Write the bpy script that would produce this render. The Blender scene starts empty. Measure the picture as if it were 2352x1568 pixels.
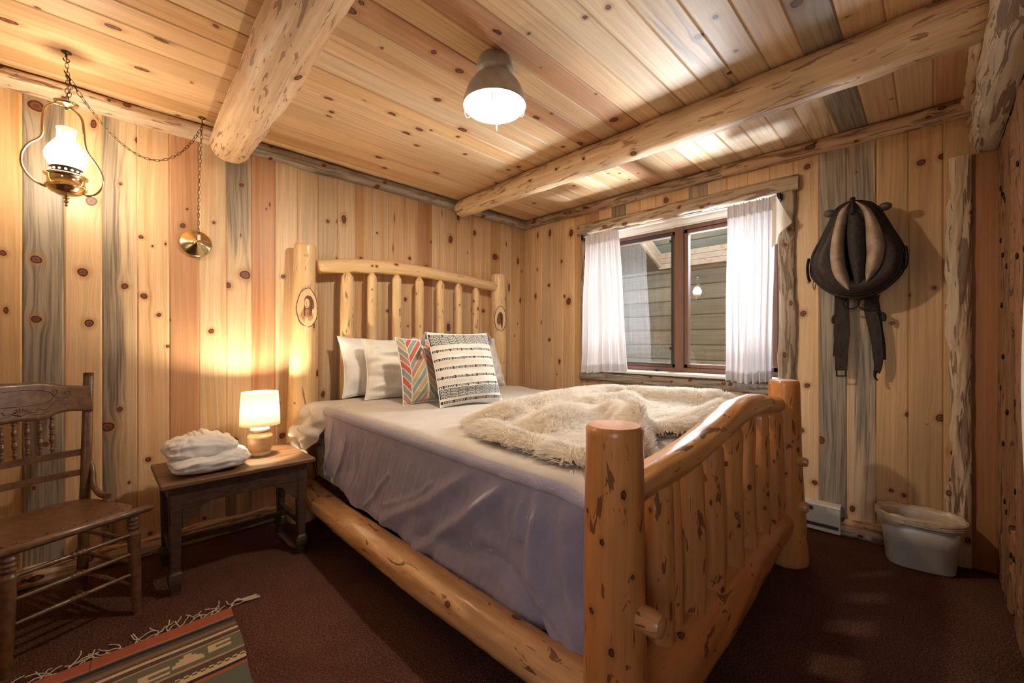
import bpy, math, random
import numpy as np
from mathutils import Vector
random.seed(7); RNG = np.random.RandomState(11)
sc = bpy.context.scene
COL = sc.collection
PI = math.pi

# ---------------------------------------------------------------- camera, world, exposure
F_PX, CX, CY, EYE, YAW = 960.0, 1176.0, 784.0, 1.17, math.radians(45.1)
cam_data = bpy.data.cameras.new('camera')
cam_data.sensor_width = 36.0
cam_data.lens = 36.0 * F_PX / 2352.0
cam_data.clip_start = 0.02
cam = bpy.data.objects.new('camera', cam_data)
COL.objects.link(cam)
cam.location = (0, 0, EYE)
cam.rotation_euler = (PI / 2, 0, YAW - PI / 2)
sc.camera = cam
sc.view_settings.view_transform = 'Standard'
sc.view_settings.look = 'None'
sc.view_settings.exposure = 0.27
sc.view_settings.gamma = 1.0
sc.view_settings.use_curve_mapping = False
sc.cycles.max_bounces = 7

world = bpy.data.worlds.new('world')
sc.world = world
world.use_nodes = True
wn = world.node_tree
sky = wn.nodes.new('ShaderNodeTexSky')
sky.sky_type = 'NISHITA'
sky.sun_disc = False
sky.sun_elevation = math.radians(50)
sky.sun_rotation = math.radians(120)
wn.links.new(sky.outputs[0], wn.nodes['Background'].inputs[0])
wn.nodes['Background'].inputs[1].default_value = 0.9


def area_light(name, loc, target, size, power, color, sizey=None, spread=180):
    l = bpy.data.lights.new(name, 'AREA')
    l.shape = 'RECTANGLE'
    l.size = size
    l.size_y = sizey or size
    l.energy = power
    l.color = color
    l.spread = math.radians(spread)
    o = bpy.data.objects.new(name, l)
    o.location = loc
    o.rotation_euler = (Vector(target) - Vector(loc)).to_track_quat('-Z', 'Y').to_euler()
    COL.objects.link(o)
    return o


def point_light(name, loc, power, color, radius=0.03):
    l = bpy.data.lights.new(name, 'POINT')
    l.energy = power
    l.color = color
    l.shadow_soft_size = radius
    o = bpy.data.objects.new(name, l)
    o.location = loc
    COL.objects.link(o)
    return o


# sun into the porch, and the sunlit porch floor that throws cool daylight up through the window
sun = bpy.data.lights.new('sun', 'SUN')
sun.energy = 1.4
sun.angle = math.radians(0.6)
sun.color = (1.0, 0.93, 0.82)
so = bpy.data.objects.new('sun', sun)
so.rotation_euler = Vector((-0.30, 0.35, -1.0)).to_track_quat('-Z', 'Y').to_euler()
COL.objects.link(so)
area_light('daylight_porch_floor', (4.45, 1.40, 0.14), (2.3, 1.35, 2.25), 0.40, 175, (0.84, 0.90, 1.0), 1.5, 120)
area_light('daylight_skylight', (4.5, 1.45, 2.30), (2.3, 1.3, 0.8), 0.8, 80, (0.80, 0.88, 1.0), 1.2, 110)
# soft fill through an unseen window added in the west wall behind the camera
area_light('fill_west_window', (-1.62, -0.75, 1.55), (1.2, 0.9, 0.7), 0.95, 7, (0.97, 0.95, 0.95), 1.15)
WARM = (1.0, 0.83, 0.62)
point_light('ceiling_bulb', (1.27, 1.385, 2.235), 68, (1.0, 0.88, 0.72), 0.035)
point_light('hanging_bulb', (-0.09, 2.66, 1.975), 10.0, WARM, 0.035)
point_light('table_bulb', (0.668, 2.715, 0.838), 24, (1.0, 0.80, 0.55), 0.02)

# ---------------------------------------------------------------- helpers
FW = np.array([math.cos(YAW), math.sin(YAW), 0]); RT = np.array([math.sin(YAW), -math.cos(YAW), 0]); UP = np.array([0, 0, 1.0])
EY = np.array([0, 0, EYE])


def _plane(px, py, ax, v):
    d = FW + RT * (px - CX) / F_PX + UP * (CY - py) / F_PX
    return EY + d * (v - EY[ax]) / d[ax]


def onX(px, py, v):   # point of the photograph on the plane X = v (parallel to the window wall)
    return _plane(px, py, 0, v)


def onY(px, py, v):   # ... on the plane Y = v (parallel to the headboard wall)
    return _plane(px, py, 1, v)


def onZ(px, py, v):
    return _plane(px, py, 2, v)


def wpos(o):
    p = np.zeros(3)
    while o is not None:
        p += np.array(o.location)
        o = o.parent
    return p


def tag(o, label=None, cat=None, group=None, kind=None):
    if label: o['label'] = label
    if cat: o['category'] = cat
    if group: o['group'] = group
    if kind: o['kind'] = kind
    return o


def thing(name, label, cat, loc, group=None, kind=None):
    o = bpy.data.objects.new(name, None)
    o.empty_display_size = 0.05
    COL.objects.link(o)
    o.location = loc
    return tag(o, label, cat, group, kind)


def copy_tree(o, parent=None):
    c = o.copy()
    COL.objects.link(c)
    c.parent = parent
    for ch in list(o.children):
        copy_tree(ch, c)
    return c


class MB:
    """collects geometry (world coordinates) for ONE mesh object"""

    def __init__(self):
        self.V = []; self.F = []; self.n = 0; self.A = {}; self.S = []; self.FC = []

    def add(self, V, F, smooth=True, attrs=None, fc=None):
        V = np.asarray(V, float).reshape(-1, 3)
        base = self.n
        self.V.append(V)
        for f in F:
            self.F.append(tuple(int(i) + base for i in f))
        self.S += [smooth] * len(F)
        if fc is not None:
            self.FC.append(np.asarray(fc, float))
        for k, a in (attrs or {}).items():
            self.A.setdefault(k, []).append((base, np.asarray(a, float)))
        self.n += len(V)
        return self

    def grid(self, P, closed_u=False, closed_v=False, smooth=True, attrs=None, fc=None, flip=False):
        """P: (nu, nv, 3)"""
        nu, nv = P.shape[:2]
        I = np.arange(nu * nv).reshape(nu, nv)
        U = nu if closed_u else nu - 1
        W = nv if closed_v else nv - 1
        a = I[:U, :W]; b = np.roll(I, -1, 0)[:U, :W]; c = np.roll(np.roll(I, -1, 0), -1, 1)[:U, :W]; d = np.roll(I, -1, 1)[:U, :W]
        Q = np.stack([a, b, c, d], -1).reshape(-1, 4)
        if flip: Q = Q[:, ::-1]
        at = {k: np.asarray(v).reshape(nu * nv, -1) for k, v in (attrs or {}).items()}
        return self.add(P.reshape(-1, 3), Q.tolist(), smooth, at, None if fc is None else np.asarray(fc).reshape(-1, 3))

    def box(self, lo, hi, smooth=False, bev=0.0):
        x0, y0, z0 = lo; x1, y1, z1 = hi
        if bev <= 0:
            V = [(x0, y0, z0), (x1, y0, z0), (x1, y1, z0), (x0, y1, z0), (x0, y0, z1), (x1, y0, z1), (x1, y1, z1), (x0, y1, z1)]
            F = [(3, 2, 1, 0), (4, 5, 6, 7), (0, 1, 5, 4), (1, 2, 6, 5), (2, 3, 7, 6), (3, 0, 4, 7)]
            return self.add(V, F, smooth)
        V, F = bevel_box(np.array(lo, float), np.array(hi, float), bev)
        return self.add(V, F, smooth)

    def obox(self, c, ax, half, bev=0.0):
        """oriented box: centre, 3 axis vectors, half sizes"""
        V, F = bevel_box(-np.array(half, float), np.array(half, float), max(bev, 1e-5))
        M = np.array(ax, float)
        return self.add(np.array(c) + V @ M, F, False)

    def beam(self, p, q, w, h, up=(0, 0, 1), bev=0.002):
        p = np.array(p, float); q = np.array(q, float)
        d = q - p; L = np.linalg.norm(d); d /= L
        s = np.cross(d, up); s /= np.linalg.norm(s)
        u = np.cross(s, d)
        return self.obox((p + q) / 2, (d, s, u), (L / 2, w / 2, h / 2), bev)

    def tube(self, pts, r, seg=10, caps=True, squash=None):
        P, T, N_, B, s = frames(np.array(pts, float))
        r = np.broadcast_to(np.asarray(r, float), (len(P),)) if np.ndim(r) < 2 else r
        th = np.linspace(0, 2 * PI, seg, endpoint=False)
        ca, sa = np.cos(th), np.sin(th)
        sq = squash or 1.0
        G = P[:, None] + r[:, None, None] * (ca[None, :, None] * N_[:, None] + sq * sa[None, :, None] * B[:, None])
        self.grid(G, closed_v=True, flip=True)
        if caps:
            b = self.n - len(P) * seg
            self.F.append(tuple(b + i for i in range(seg))); self.S.append(False)
            e = self.n - seg
            self.F.append(tuple(e + i for i in reversed(range(seg)))); self.S.append(False)
        return self

    def lathe(self, prof, c, axis=(0, 0, 1), seg=32):
        """prof: list of (r, h) along the axis from point c"""
        a = np.array(axis, float); a /= np.linalg.norm(a)
        t = np.array([1, 0, 0]) if abs(a[0]) < .9 else np.array([0, 1, 0])
        n = np.cross(a, t); n /= np.linalg.norm(n); b = np.cross(a, n)
        th = np.linspace(0, 2 * PI, seg, endpoint=False)
        pr = np.array(prof, float)
        G = np.array(c)[None, None] + pr[:, 1][:, None, None] * a + pr[:, 0][:, None, None] * (np.cos(th)[None, :, None] * n + np.sin(th)[None, :, None] * b)
        return self.grid(G, closed_v=True)

    def ball(self, c, r, seg=16, sc_=(1, 1, 1)):
        k = seg // 2 + 1
        ph = np.linspace(-PI / 2, PI / 2, k)
        th = np.linspace(0, 2 * PI, seg, endpoint=False)
        G = np.stack([np.cos(ph)[:, None] * np.cos(th), np.cos(ph)[:, None] * np.sin(th), np.sin(ph)[:, None] * np.ones(seg)], -1)
        return self.grid(np.array(c) + r * G * np.array(sc_), closed_v=True, flip=True)

    def build(self, name, mat, parent=None, label=None, autosmooth=None):
        V = np.concatenate(self.V) if self.V else np.zeros((0, 3))
        if parent is not None: V = V - wpos(parent)
        origin = None
        if parent is None:
            lo, hi = V.min(0), V.max(0)
            origin = np.array([(lo[0] + hi[0]) / 2, (lo[1] + hi[1]) / 2, lo[2]])
            V = V - origin
        me = bpy.data.meshes.new(name)
        nf = len(self.F)
        lens = np.fromiter((len(f) for f in self.F), dtype=np.int32, count=nf)
        me.vertices.add(len(V)); me.vertices.foreach_set('co', V.astype(np.float32).ravel())
        me.loops.add(int(lens.sum())); me.loops.foreach_set('vertex_index', np.fromiter((i for f in self.F for i in f), dtype=np.int32))
        me.polygons.add(nf)
        st = np.zeros(nf, np.int32); st[1:] = np.cumsum(lens)[:-1]
        me.polygons.foreach_set('loop_start', st); me.polygons.foreach_set('loop_total', lens)
        me.polygons.foreach_set('use_smooth', np.array(self.S, bool))
        me.update(calc_edges=True)
        for k, parts in self.A.items():
            dim = parts[0][1].reshape(len(parts[0][1]), -1).shape[1]
            full = np.zeros((self.n, dim))
            for b, a in parts: full[b:b + len(a)] = a.reshape(len(a), -1)
            if dim == 1:
                at = me.attributes.new(k, 'FLOAT', 'POINT'); at.data.foreach_set('value', full.astype(np.float32).ravel())
            elif k == 'tone':
                at = me.attributes.new(k, 'FLOAT_COLOR', 'POINT'); f4 = np.ones((self.n, 4)); f4[:, :3] = full
                at.data.foreach_set('color', f4.astype(np.float32).ravel())
            else:
                at = me.attributes.new(k, 'FLOAT_VECTOR', 'POINT'); at.data.foreach_set('vector', full.astype(np.float32).ravel())
        if self.FC:
            fc = np.concatenate(self.FC)
            if len(fc) == nf:
                at = me.attributes.new('fcol', 'FLOAT_COLOR', 'FACE'); f4 = np.ones((nf, 4)); f4[:, :3] = fc
                at.data.foreach_set('color', f4.astype(np.float32).ravel())
        if mat: me.materials.append(mat)
        o = bpy.data.objects.new(name, me)
        COL.objects.link(o)
        if parent is not None: o.parent = parent
        else: o.location = origin
        if label: o['label'] = label
        return o


_bb_cache = {}


def bevel_box(lo, hi, bev):
    bev = min(bev, *(abs(hi - lo) * 0.45))
    V = []; idx = {}
    for sx in (0, 1):
        for sy in (0, 1):
            for sz in (0, 1):
                for a in range(3):
                    p = [hi[0] if sx else lo[0], hi[1] if sy else lo[1], hi[2] if sz else lo[2]]
                    s = (sx, sy, sz)
                    for b in range(3):
                        if b != a: p[b] += -bev if s[b] else bev
                    idx[(sx, sy, sz, a)] = len(V); V.append(p)
    F = []
    for a in range(3):
        b, c = (a + 1) % 3, (a + 2) % 3
        for sa in (0, 1):
            q = []
            for sb, sc_ in ((0, 0), (1, 0), (1, 1), (0, 1)):
                k = [0, 0, 0]; k[a] = sa; k[b] = sb; k[c] = sc_
                q.append(idx[(k[0], k[1], k[2], a)])
            F.append(q if sa else q[::-1])
    for a in range(3):          # edges running along a
        b, c = (a + 1) % 3, (a + 2) % 3
        for sb in (0, 1):
            for sc_ in (0, 1):
                k0 = [0, 0, 0]; k1 = [0, 0, 0]
                k0[a] = 0; k1[a] = 1
                for k in (k0, k1): k[b] = sb; k[c] = sc_
                q = [idx[(*k0, b)], idx[(*k1, b)], idx[(*k1, c)], idx[(*k0, c)]]
                F.append(q if (sb == sc_) else q[::-1])
    for sx in (0, 1):
        for sy in (0, 1):
            for sz in (0, 1):
                q = [idx[(sx, sy, sz, 0)], idx[(sx, sy, sz, 1)], idx[(sx, sy, sz, 2)]]
                F.append(q if (sx + sy + sz) % 2 == 1 else q[::-1])
    return np.array(V), F


def spline(pts, n):
    """Catmull-Rom through pts (k, d), n samples, roughly even"""
    P = np.array(pts, float)
    if len(P) == 2:
        t = np.linspace(0, 1, n)[:, None]
        return P[0] * (1 - t) + P[1] * t
    Q = np.vstack([2 * P[0] - P[1], P, 2 * P[-1] - P[-2]])
    out = []
    m = 40
    for i in range(1, len(Q) - 2):
        t = np.linspace(0, 1, m, endpoint=False)[:, None]
        p0, p1, p2, p3 = Q[i - 1], Q[i], Q[i + 1], Q[i + 2]
        out.append(.5 * ((2 * p1) + (-p0 + p2) * t + (2 * p0 - 5 * p1 + 4 * p2 - p3) * t ** 2 + (-p0 + 3 * p1 - 3 * p2 + p3) * t ** 3))
    D = np.vstack(out + [P[-1:]])
    s = np.r_[0, np.cumsum(np.linalg.norm(np.diff(D[:, :3], axis=0), axis=1))]
    t = np.linspace(0, s[-1], n)
    return np.stack([np.interp(t, s, D[:, k]) for k in range(D.shape[1])], -1)


def frames(P):
    T = np.gradient(P, axis=0)
    T /= np.linalg.norm(T, axis=1)[:, None] + 1e-12
    s = np.r_[0, np.cumsum(np.linalg.norm(np.diff(P, axis=0), axis=1))]
    N_ = np.zeros_like(P)
    ref = np.array([0, 0, 1.0]) if abs(T[0][2]) < .9 else np.array([1.0, 0, 0])
    n = ref - T[0] * (ref @ T[0]); n /= np.linalg.norm(n)
    for i in range(len(P)):
        n = n - T[i] * (n @ T[i]); n /= np.linalg.norm(n)
        N_[i] = n
    return P, T, N_, np.cross(T, N_), s


def sines(rng, n, f, *co, ks=None):
    """sum of n random sines over the coordinates, roughly in [-1, 1]"""
    r = 0
    for i in range(n):
        k = rng.normal(size=len(co)) * f
        r = r + np.sin(sum(a * b for a, b in zip(k, co)) + rng.uniform(0, 6.28))
    return r / math.sqrt(n)


def smooth(a, b, x):
    t = np.clip((x - a) / (b - a), 0, 1)
    return t * t * (3 - 2 * t)


# ---------------------------------------------------------------- node helpers
def mat_new(name):
    m = bpy.data.materials.new(name)
    m.use_nodes = True
    nt = m.node_tree
    return m, nt, nt.nodes['Principled BSDF']


class NT:
    def __init__(self, nt): self.nt = nt

    def n(self, typ, **kw):
        nd = self.nt.nodes.new(typ)
        for k, v in kw.items():
            if k.startswith('i_'):
                key = k[2:]
                key = int(key) if key.isdigit() else key.replace('_', ' ')
                self.set(nd.inputs[key], v)
            else: setattr(nd, k, v)
        return nd

    def set(self, sock, v):
        if hasattr(v, 'bl_idname') and hasattr(v, 'is_linked'): self.nt.links.new(v, sock)
        elif isinstance(v, bpy.types.Node): self.nt.links.new(v.outputs[0], sock)
        else:
            if isinstance(v, (tuple, list)) and len(v) == 3 and sock.type == 'RGBA': v = (*v, 1)
            sock.default_value = v

    def math(self, op, a, b=None, c=None, clamp=False):
        nd = self.nt.nodes.new('ShaderNodeMath'); nd.operation = op; nd.use_clamp = clamp
        self.set(nd.inputs[0], a)
        if b is not None: self.set(nd.inputs[1], b)
        if c is not None: self.set(nd.inputs[2], c)
        return nd.outputs[0]

    def mix(self, f, a, b, blend='MIX'):
        nd = self.nt.nodes.new('ShaderNodeMix'); nd.data_type = 'RGBA'; nd.blend_type = blend
        self.set(nd.inputs[0], f)
        for s, v in ((nd.inputs[6], a), (nd.inputs[7], b)): self.set(s, v)
        return nd.outputs[2]

    def ramp(self, x, a, b, lo=0.0, hi=1.0):
        nd = self.nt.nodes.new('ShaderNodeMapRange'); nd.interpolation_type = 'SMOOTHSTEP'
        self.set(nd.inputs[0], x)
        for i, v in enumerate((a, b, lo, hi)): self.set(nd.inputs[i + 1], v)
        return nd.outputs[0]

    def noise(self, vec, scale=1.0, detail=3, rough=.55, dist=0.0):
        nd = self.nt.nodes.new('ShaderNodeTexNoise')
        self.set(nd.inputs['Vector'], vec)
        nd.inputs['Scale'].default_value = scale; nd.inputs['Detail'].default_value = detail
        nd.inputs['Roughness'].default_value = rough; nd.inputs['Distortion'].default_value = dist
        return nd.outputs[0]

    def vscale(self, vec, s):
        nd = self.nt.nodes.new('ShaderNodeVectorMath'); nd.operation = 'MULTIPLY'
        self.set(nd.inputs[0], vec); nd.inputs[1].default_value = s
        return nd.outputs[0]

    def attr(self, name, out='Vector'):
        nd = self.nt.nodes.new('ShaderNodeAttribute'); nd.attribute_name = name
        return nd.outputs[out]

    def coord(self, out='Object'):
        return self.nt.nodes.new('ShaderNodeTexCoord').outputs[out]

    def bump(self, h, strength, dist=.002, bsdf=None):
        nd = self.nt.nodes.new('ShaderNodeBump')
        nd.inputs['Strength'].default_value = strength; nd.inputs['Distance'].default_value = dist
        self.set(nd.inputs['Height'], h)
        if bsdf: self.nt.links.new(nd.outputs[0], bsdf.inputs['Normal'])
        return nd.outputs[0]


def pine(name, fine=75., along=1.6, rough=.46, coat=0.0, scars=0.0, bump=.25, contrast=1.0, scar_col=(.17, .065, .025), scar_scale=(26, 26, 6.0)):
    """knotty pine driven by the mesh attributes wc (grain space), kd (knot distance), tone, stain"""
    m, nt, b = mat_new(name)
    t = NT(nt)
    wc = t.attr('wc'); kd = t.attr('kd', 'Fac'); tone = t.attr('tone', 'Color'); st = t.attr('stain', 'Fac')
    n1 = t.noise(t.vscale(wc, (fine, fine, along)), 1, 4, .6)
    n2 = t.noise(t.vscale(wc, (fine * .22, fine * .22, along * .35)), 1, 3, .5, .6)
    n3 = t.noise(t.vscale(wc, (fine * 2.6, fine * 2.6, along * 1.2)), 1, 2, .5)
    f = t.math('MULTIPLY_ADD', t.math('SUBTRACT', n1, .5), .75 * contrast, 1.0)
    f = t.math('MULTIPLY_ADD', t.math('SUBTRACT', n3, .5), .35 * contrast, f)
    n5 = t.noise(t.vscale(wc, (fine * 7, fine * 7, along * 9)), 1, 2, .6)
    f = t.math('MULTIPLY_ADD', t.math('SUBTRACT', n5, .5), .30 * contrast, f)
    c = t.mix(1.0, tone, t.n('ShaderNodeCombineColor', i_0=f, i_1=f, i_2=f), 'MULTIPLY')
    c = t.mix(t.ramp(n2, .50, .74, 0, .7 * contrast), c, t.mix(1.0, tone, (.78, .58, .40), 'MULTIPLY'))
    n4 = t.noise(t.vscale(wc, (fine * 1.3, fine * 1.3, along * .55)), 1, 2, .5)
    c = t.mix(t.ramp(n4, .60, .72, 0, .30 * contrast), c, t.mix(1.0, tone, (.55, .42, .33), 'MULTIPLY'))
    # blue stain
    ns = t.noise(t.vscale(wc, (24, 24, 1.1)), 1, 4, .62, .3)
    ms = t.ramp(t.math('ADD', ns, t.math('SUBTRACT', st, .5)), .40, .64, 0, .94)
    ms = t.math('MULTIPLY', ms, t.ramp(st, .02, .12))
    g = t.mix(t.ramp(t.noise(t.vscale(wc, (95, 95, 2.5)), 1, 3, .6), .35, .7), (.33, .265, .19), (.12, .092, .068))
    c = t.mix(ms, c, g)
    if scars > 0:
        sn = t.noise(t.vscale(wc, scar_scale), 1, 3, .55, .8)
        sm = t.ramp(sn, .70 - scars * .1, .725 - scars * .1)
        c = t.mix(t.math('MULTIPLY', sm, .8), c, scar_col)
        sl = t.noise(t.vscale(wc, (scar_scale[0] * 3.2, scar_scale[1] * 3.2, scar_scale[2] * 1.4)), 1, 2, .5)
        c = t.mix(t.ramp(sl, .70, .74, 0, .6), c, scar_col)
    # knots
    c = t.mix(t.ramp(kd, 1.0, 2.6, .5, 0), c, (.40, .17, .06))
    kn = t.noise(t.vscale(wc, (140, 140, 140)), 1, 3, .6)
    kc = t.mix(kn, (.085, .022, .012), (.23, .07, .03))
    kr = t.math('SINE', t.math('MULTIPLY', t.math('ADD', kd, t.math('MULTIPLY', kn, .25)), 22.0))
    kc = t.mix(t.math('MULTIPLY_ADD', kr, .22, .25, clamp=True), kc, (.05, .015, .008))
    c = t.mix(t.ramp(kd, .93, 1.05, 1, 0), c, kc)
    hr = t.math('MULTIPLY', t.ramp(kd, 1.1, 3.2, .45, 0), t.ramp(t.math('SINE', t.math('MULTIPLY', kd, 14.0)), .2, 1.0))
    c = t.mix(hr, c, t.mix(1.0, tone, (.62, .42, .28), 'MULTIPLY'))
    c = t.mix(t.math('MULTIPLY', t.ramp(kd, .78, .93), t.ramp(kd, 1.02, 1.14, 1, 0)), c, (.035, .012, .006))
    t.set(b.inputs['Base Color'], c)
    t.set(b.inputs['Roughness'], t.math('MULTIPLY_ADD', n1, .18, rough - .09))
    b.inputs['Specular IOR Level'].default_value = .4
    if coat: b.inputs['Coat Weight'].default_value = coat; b.inputs['Coat Roughness'].default_value = .16
    h = t.math('ADD', n1, t.math('MULTIPLY', n3, .5))
    if scars > 0: h = t.math('SUBTRACT', h, t.math('MULTIPLY', sm, 1.2))
    t.bump(h, bump, .0016, b)
    return m


def simple(name, col, rough=.5, metal=0.0, noise=0.0, nscale=(30, 30, 30), col2=None, bump=0.0, spec=.5, coat=0.0, detail=4):
    m, nt, b = mat_new(name)
    t = NT(nt)
    b.inputs['Roughness'].default_value = rough; b.inputs['Metallic'].default_value = metal
    b.inputs['Specular IOR Level'].default_value = spec
    if coat: b.inputs['Coat Weight'].default_value = coat; b.inputs['Coat Roughness'].default_value = .15
    n = t.noise(t.vscale(t.coord(), nscale), 1, detail, .6)
    c2 = col2 or tuple(max(0, x * (1 - noise)) for x in col)
    t.set(b.inputs['Base Color'], t.mix(t.ramp(n, .3, .7), col, c2))
    if bump: t.bump(n, bump, .002, b)
    return m


def fabric(name, col, col2=None, weave=900, rough=.9, bump=.35, sheen=.25, mottle=.12, attr=None, wr=0.0):
    m, nt, b = mat_new(name)
    t = NT(nt)
    co = t.coord()
    n = t.noise(co, weave, 2, .6)
    big = t.noise(co, 9, 3, .6)
    base = t.attr(attr, 'Color') if attr else None
    c = base if attr else t.mix(t.ramp(big, .35, .65), col, col2 or tuple(x * (1 - mottle) for x in col))
    f = t.math('MULTIPLY_ADD', t.math('SUBTRACT', n, .5), .5, 1.0)
    c = t.mix(1.0, c, t.n('ShaderNodeCombineColor', i_0=f, i_1=f, i_2=f), 'MULTIPLY')
    t.set(b.inputs['Base Color'], c)
    b.inputs['Roughness'].default_value = rough
    b.inputs['Specular IOR Level'].default_value = .15
    b.inputs['Sheen Weight'].default_value = sheen
    b.inputs['Sheen Roughness'].default_value = .5
    h = n
    if wr: h = t.math('ADD', n, t.math('MULTIPLY', t.noise(co, 28, 4, .6, .5), wr))
    t.bump(h, bump, .002, b)
    return m


def glass_thin(name, tint=(1, 1, 1), refl=1.0):
    m, nt, b = mat_new(name)
    nt.nodes.remove(b)
    t = NT(nt)
    tr = t.n('ShaderNodeBsdfTransparent', i_0=tint)
    gl = t.n('ShaderNodeBsdfGlossy', i_0=(1, 1, 1), i_1=.0)
    g = nt.nodes.new('ShaderNodeNewGeometry')
    dp = nt.nodes.new('ShaderNodeVectorMath'); dp.operation = 'DOT_PRODUCT'
    nt.links.new(g.outputs['Incoming'], dp.inputs[0]); nt.links.new(g.outputs['Normal'], dp.inputs[1])
    cs_ = t.math('ABSOLUTE', dp.outputs['Value'])
    fr = t.math('MULTIPLY_ADD', t.math('POWER', t.math('SUBTRACT', 1.0, cs_), 5.0), .92, .07)
    mx = t.n('ShaderNodeMixShader', i_0=t.math('MULTIPLY', fr, refl), i_1=tr.outputs[0], i_2=gl.outputs[0])
    nt.links.new(mx.outputs[0], nt.nodes['Material Output'].inputs[0])
    return m


def frosted_glow(name, col, s, clear=.7):
    m, nt, b = mat_new(name)
    t = NT(nt)
    b.inputs['Base Color'].default_value = (*col, 1)
    b.inputs['Emission Color'].default_value = (*col, 1)
    b.inputs['Emission Strength'].default_value = s
    tp = t.n('ShaderNodeBsdfTransparent')
    mx = t.n('ShaderNodeMixShader', i_0=clear, i_1=b.outputs[0], i_2=tp.outputs[0])
    nt.links.new(mx.outputs[0], nt.nodes['Material Output'].inputs[0])
    return m


def emit(name, col, s):
    m, nt, b = mat_new(name)
    b.inputs['Base Color'].default_value = (*col, 1)
    b.inputs['Emission Color'].default_value = (*col, 1)
    b.inputs['Emission Strength'].default_value = s
    return m


def sheer(name, col, trans=.5, weave=700, see=.12):
    m, nt, b = mat_new(name)
    t = NT(nt)
    n = t.noise(t.coord(), weave, 2, .6)
    b.inputs['Roughness'].default_value = .9
    b.inputs['Specular IOR Level'].default_value = .1
    t.set(b.inputs['Base Color'], t.mix(n, tuple(x * .85 for x in col), col))
    tl = t.n('ShaderNodeBsdfTranslucent', i_0=col)
    tp = t.n('ShaderNodeBsdfTransparent')
    m1 = t.n('ShaderNodeMixShader', i_0=trans, i_1=b.outputs[0], i_2=tl.outputs[0])
    m2 = t.n('ShaderNodeMixShader', i_0=see, i_1=m1.outputs[0], i_2=tp.outputs[0])
    nt.links.new(m2.outputs[0], nt.nodes['Material Output'].inputs[0])
    t.bump(n, .3, .002, b)
    return m


YEL = (.67, .445, .245); RED = (.53, .285, .15); PALE = (.66, .475, .285); ORG = (.60, .37, .175); GRY = (.44, .345, .235)
M = {}
M['board'] = pine('pine_board', rough=.44)
M['log'] = pine('peeled_log', fine=55, along=2.2, scars=1.1, rough=.5, bump=.6, contrast=1.0, scar_col=(.25, .12, .06), scar_scale=(42, 42, 6.0))
M['slab'] = pine('live_edge_slab', fine=60, along=2.0, scars=1.6, rough=.6, bump=.8, contrast=1.2, scar_col=(.15, .085, .05), scar_scale=(42, 42, 4.0))
M['bedlog'] = pine('varnished_log', fine=50, along=1.8, scars=.75, rough=.36, coat=.45, bump=.3, contrast=.8, scar_col=(.11, .035, .014), scar_scale=(30, 30, 8.0))
M['rough'] = pine('rough_plank', fine=45, along=1.5, scars=1.2, rough=.75, bump=1.0, contrast=1.5, scar_col=(.04, .02, .012))
M['oak'] = simple('old_oak', (.165, .078, .033), .38, noise=.0, nscale=(40, 40, 40), col2=(.085, .038, .016), bump=.15, coat=.2)
M['dark_wood'] = simple('dark_table_wood', (.075, .04, .022), .5, nscale=(30, 60, 60), col2=(.035, .018, .011), bump=.2)
M['top_wood'] = simple('table_top_wood', (.20, .105, .05), .42, nscale=(6, 60, 30), col2=(.10, .05, .024), bump=.15)
M['brass'] = simple('brass', (.83, .67, .38), .16, 1.0, nscale=(8, 8, 8), col2=(.70, .55, .30))
M['dark_brass'] = simple('antique_brass_chain', (.20, .13, .055), .4, 1.0, nscale=(80, 80, 80), col2=(.09, .06, .03))
M['iron'] = simple('black_iron', (.025, .023, .022), .5, .7, nscale=(60, 60, 60), col2=(.012, .011, .01))
M['galv'] = simple('galvanized_shade', (.52, .51, .48), .45, .35, nscale=(20, 20, 20), col2=(.40, .39, .36))
M['white_enamel'] = simple('white_enamel', (.85, .83, .78), .35, nscale=(9, 9, 9), col2=(.82, .80, .75))
M['leather'] = simple('old_leather', (.040, .023, .015), .5, nscale=(45, 45, 45), col2=(.012, .008, .006), bump=.5, detail=6, spec=.25)
M['strap'] = simple('strap_leather', (.040, .024, .016), .6, nscale=(70, 70, 20), col2=(.016, .010, .008), bump=.4, spec=.2)
M['pad'] = simple('worn_pad_cloth', (.42, .30, .22), .85, nscale=(18, 18, 18), col2=(.26, .17, .12), bump=.3)
M['fleece'] = simple('black_fleece', (.018, .014, .012), .95, nscale=(120, 120, 50), col2=(.045, .036, .03), bump=1.0)
M['white_plastic'] = simple('bin_plastic', (.62, .56, .44), .35, nscale=(4, 4, 4), col2=(.57, .51, .39))
M['bag'] = simple('bin_liner', (.55, .42, .27), .3, nscale=(25, 25, 8), col2=(.46, .34, .20), bump=.8)
M['heater'] = simple('cream_enamel', (.62, .58, .47), .4, nscale=(5, 5, 5), col2=(.58, .54, .43))
M['ivory'] = simple('ivory_plastic', (.75, .68, .52), .4, nscale=(5, 5, 5), col2=(.72, .65, .5))
M['ceramic'] = simple('glazed_stoneware', (.50, .31, .15), .3, nscale=(14, 14, 22), col2=(.36, .20, .09), bump=.1, coat=.3)
M['ceramic_pale'] = simple('pale_glaze', (.75, .62, .45), .3, nscale=(14, 14, 22), col2=(.68, .54, .37), coat=.3)
M['terry'] = fabric('white_terry', (.88, .85, .81), weave=420, bump=1.0, sheen=.4, mottle=.06)
M['cotton'] = fabric('white_cotton', (.84, .81, .77), weave=800, bump=.25, wr=1.5, mottle=.03)
M['plush'] = fabric('cream_plush', (.83, .78, .69), weave=260, bump=.8, sheen=.5, mottle=.06)
M['coverlet'] = fabric('beige_coverlet', (.57, .50, .42), weave=650, bump=.45, wr=.8, mottle=.08)
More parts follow.
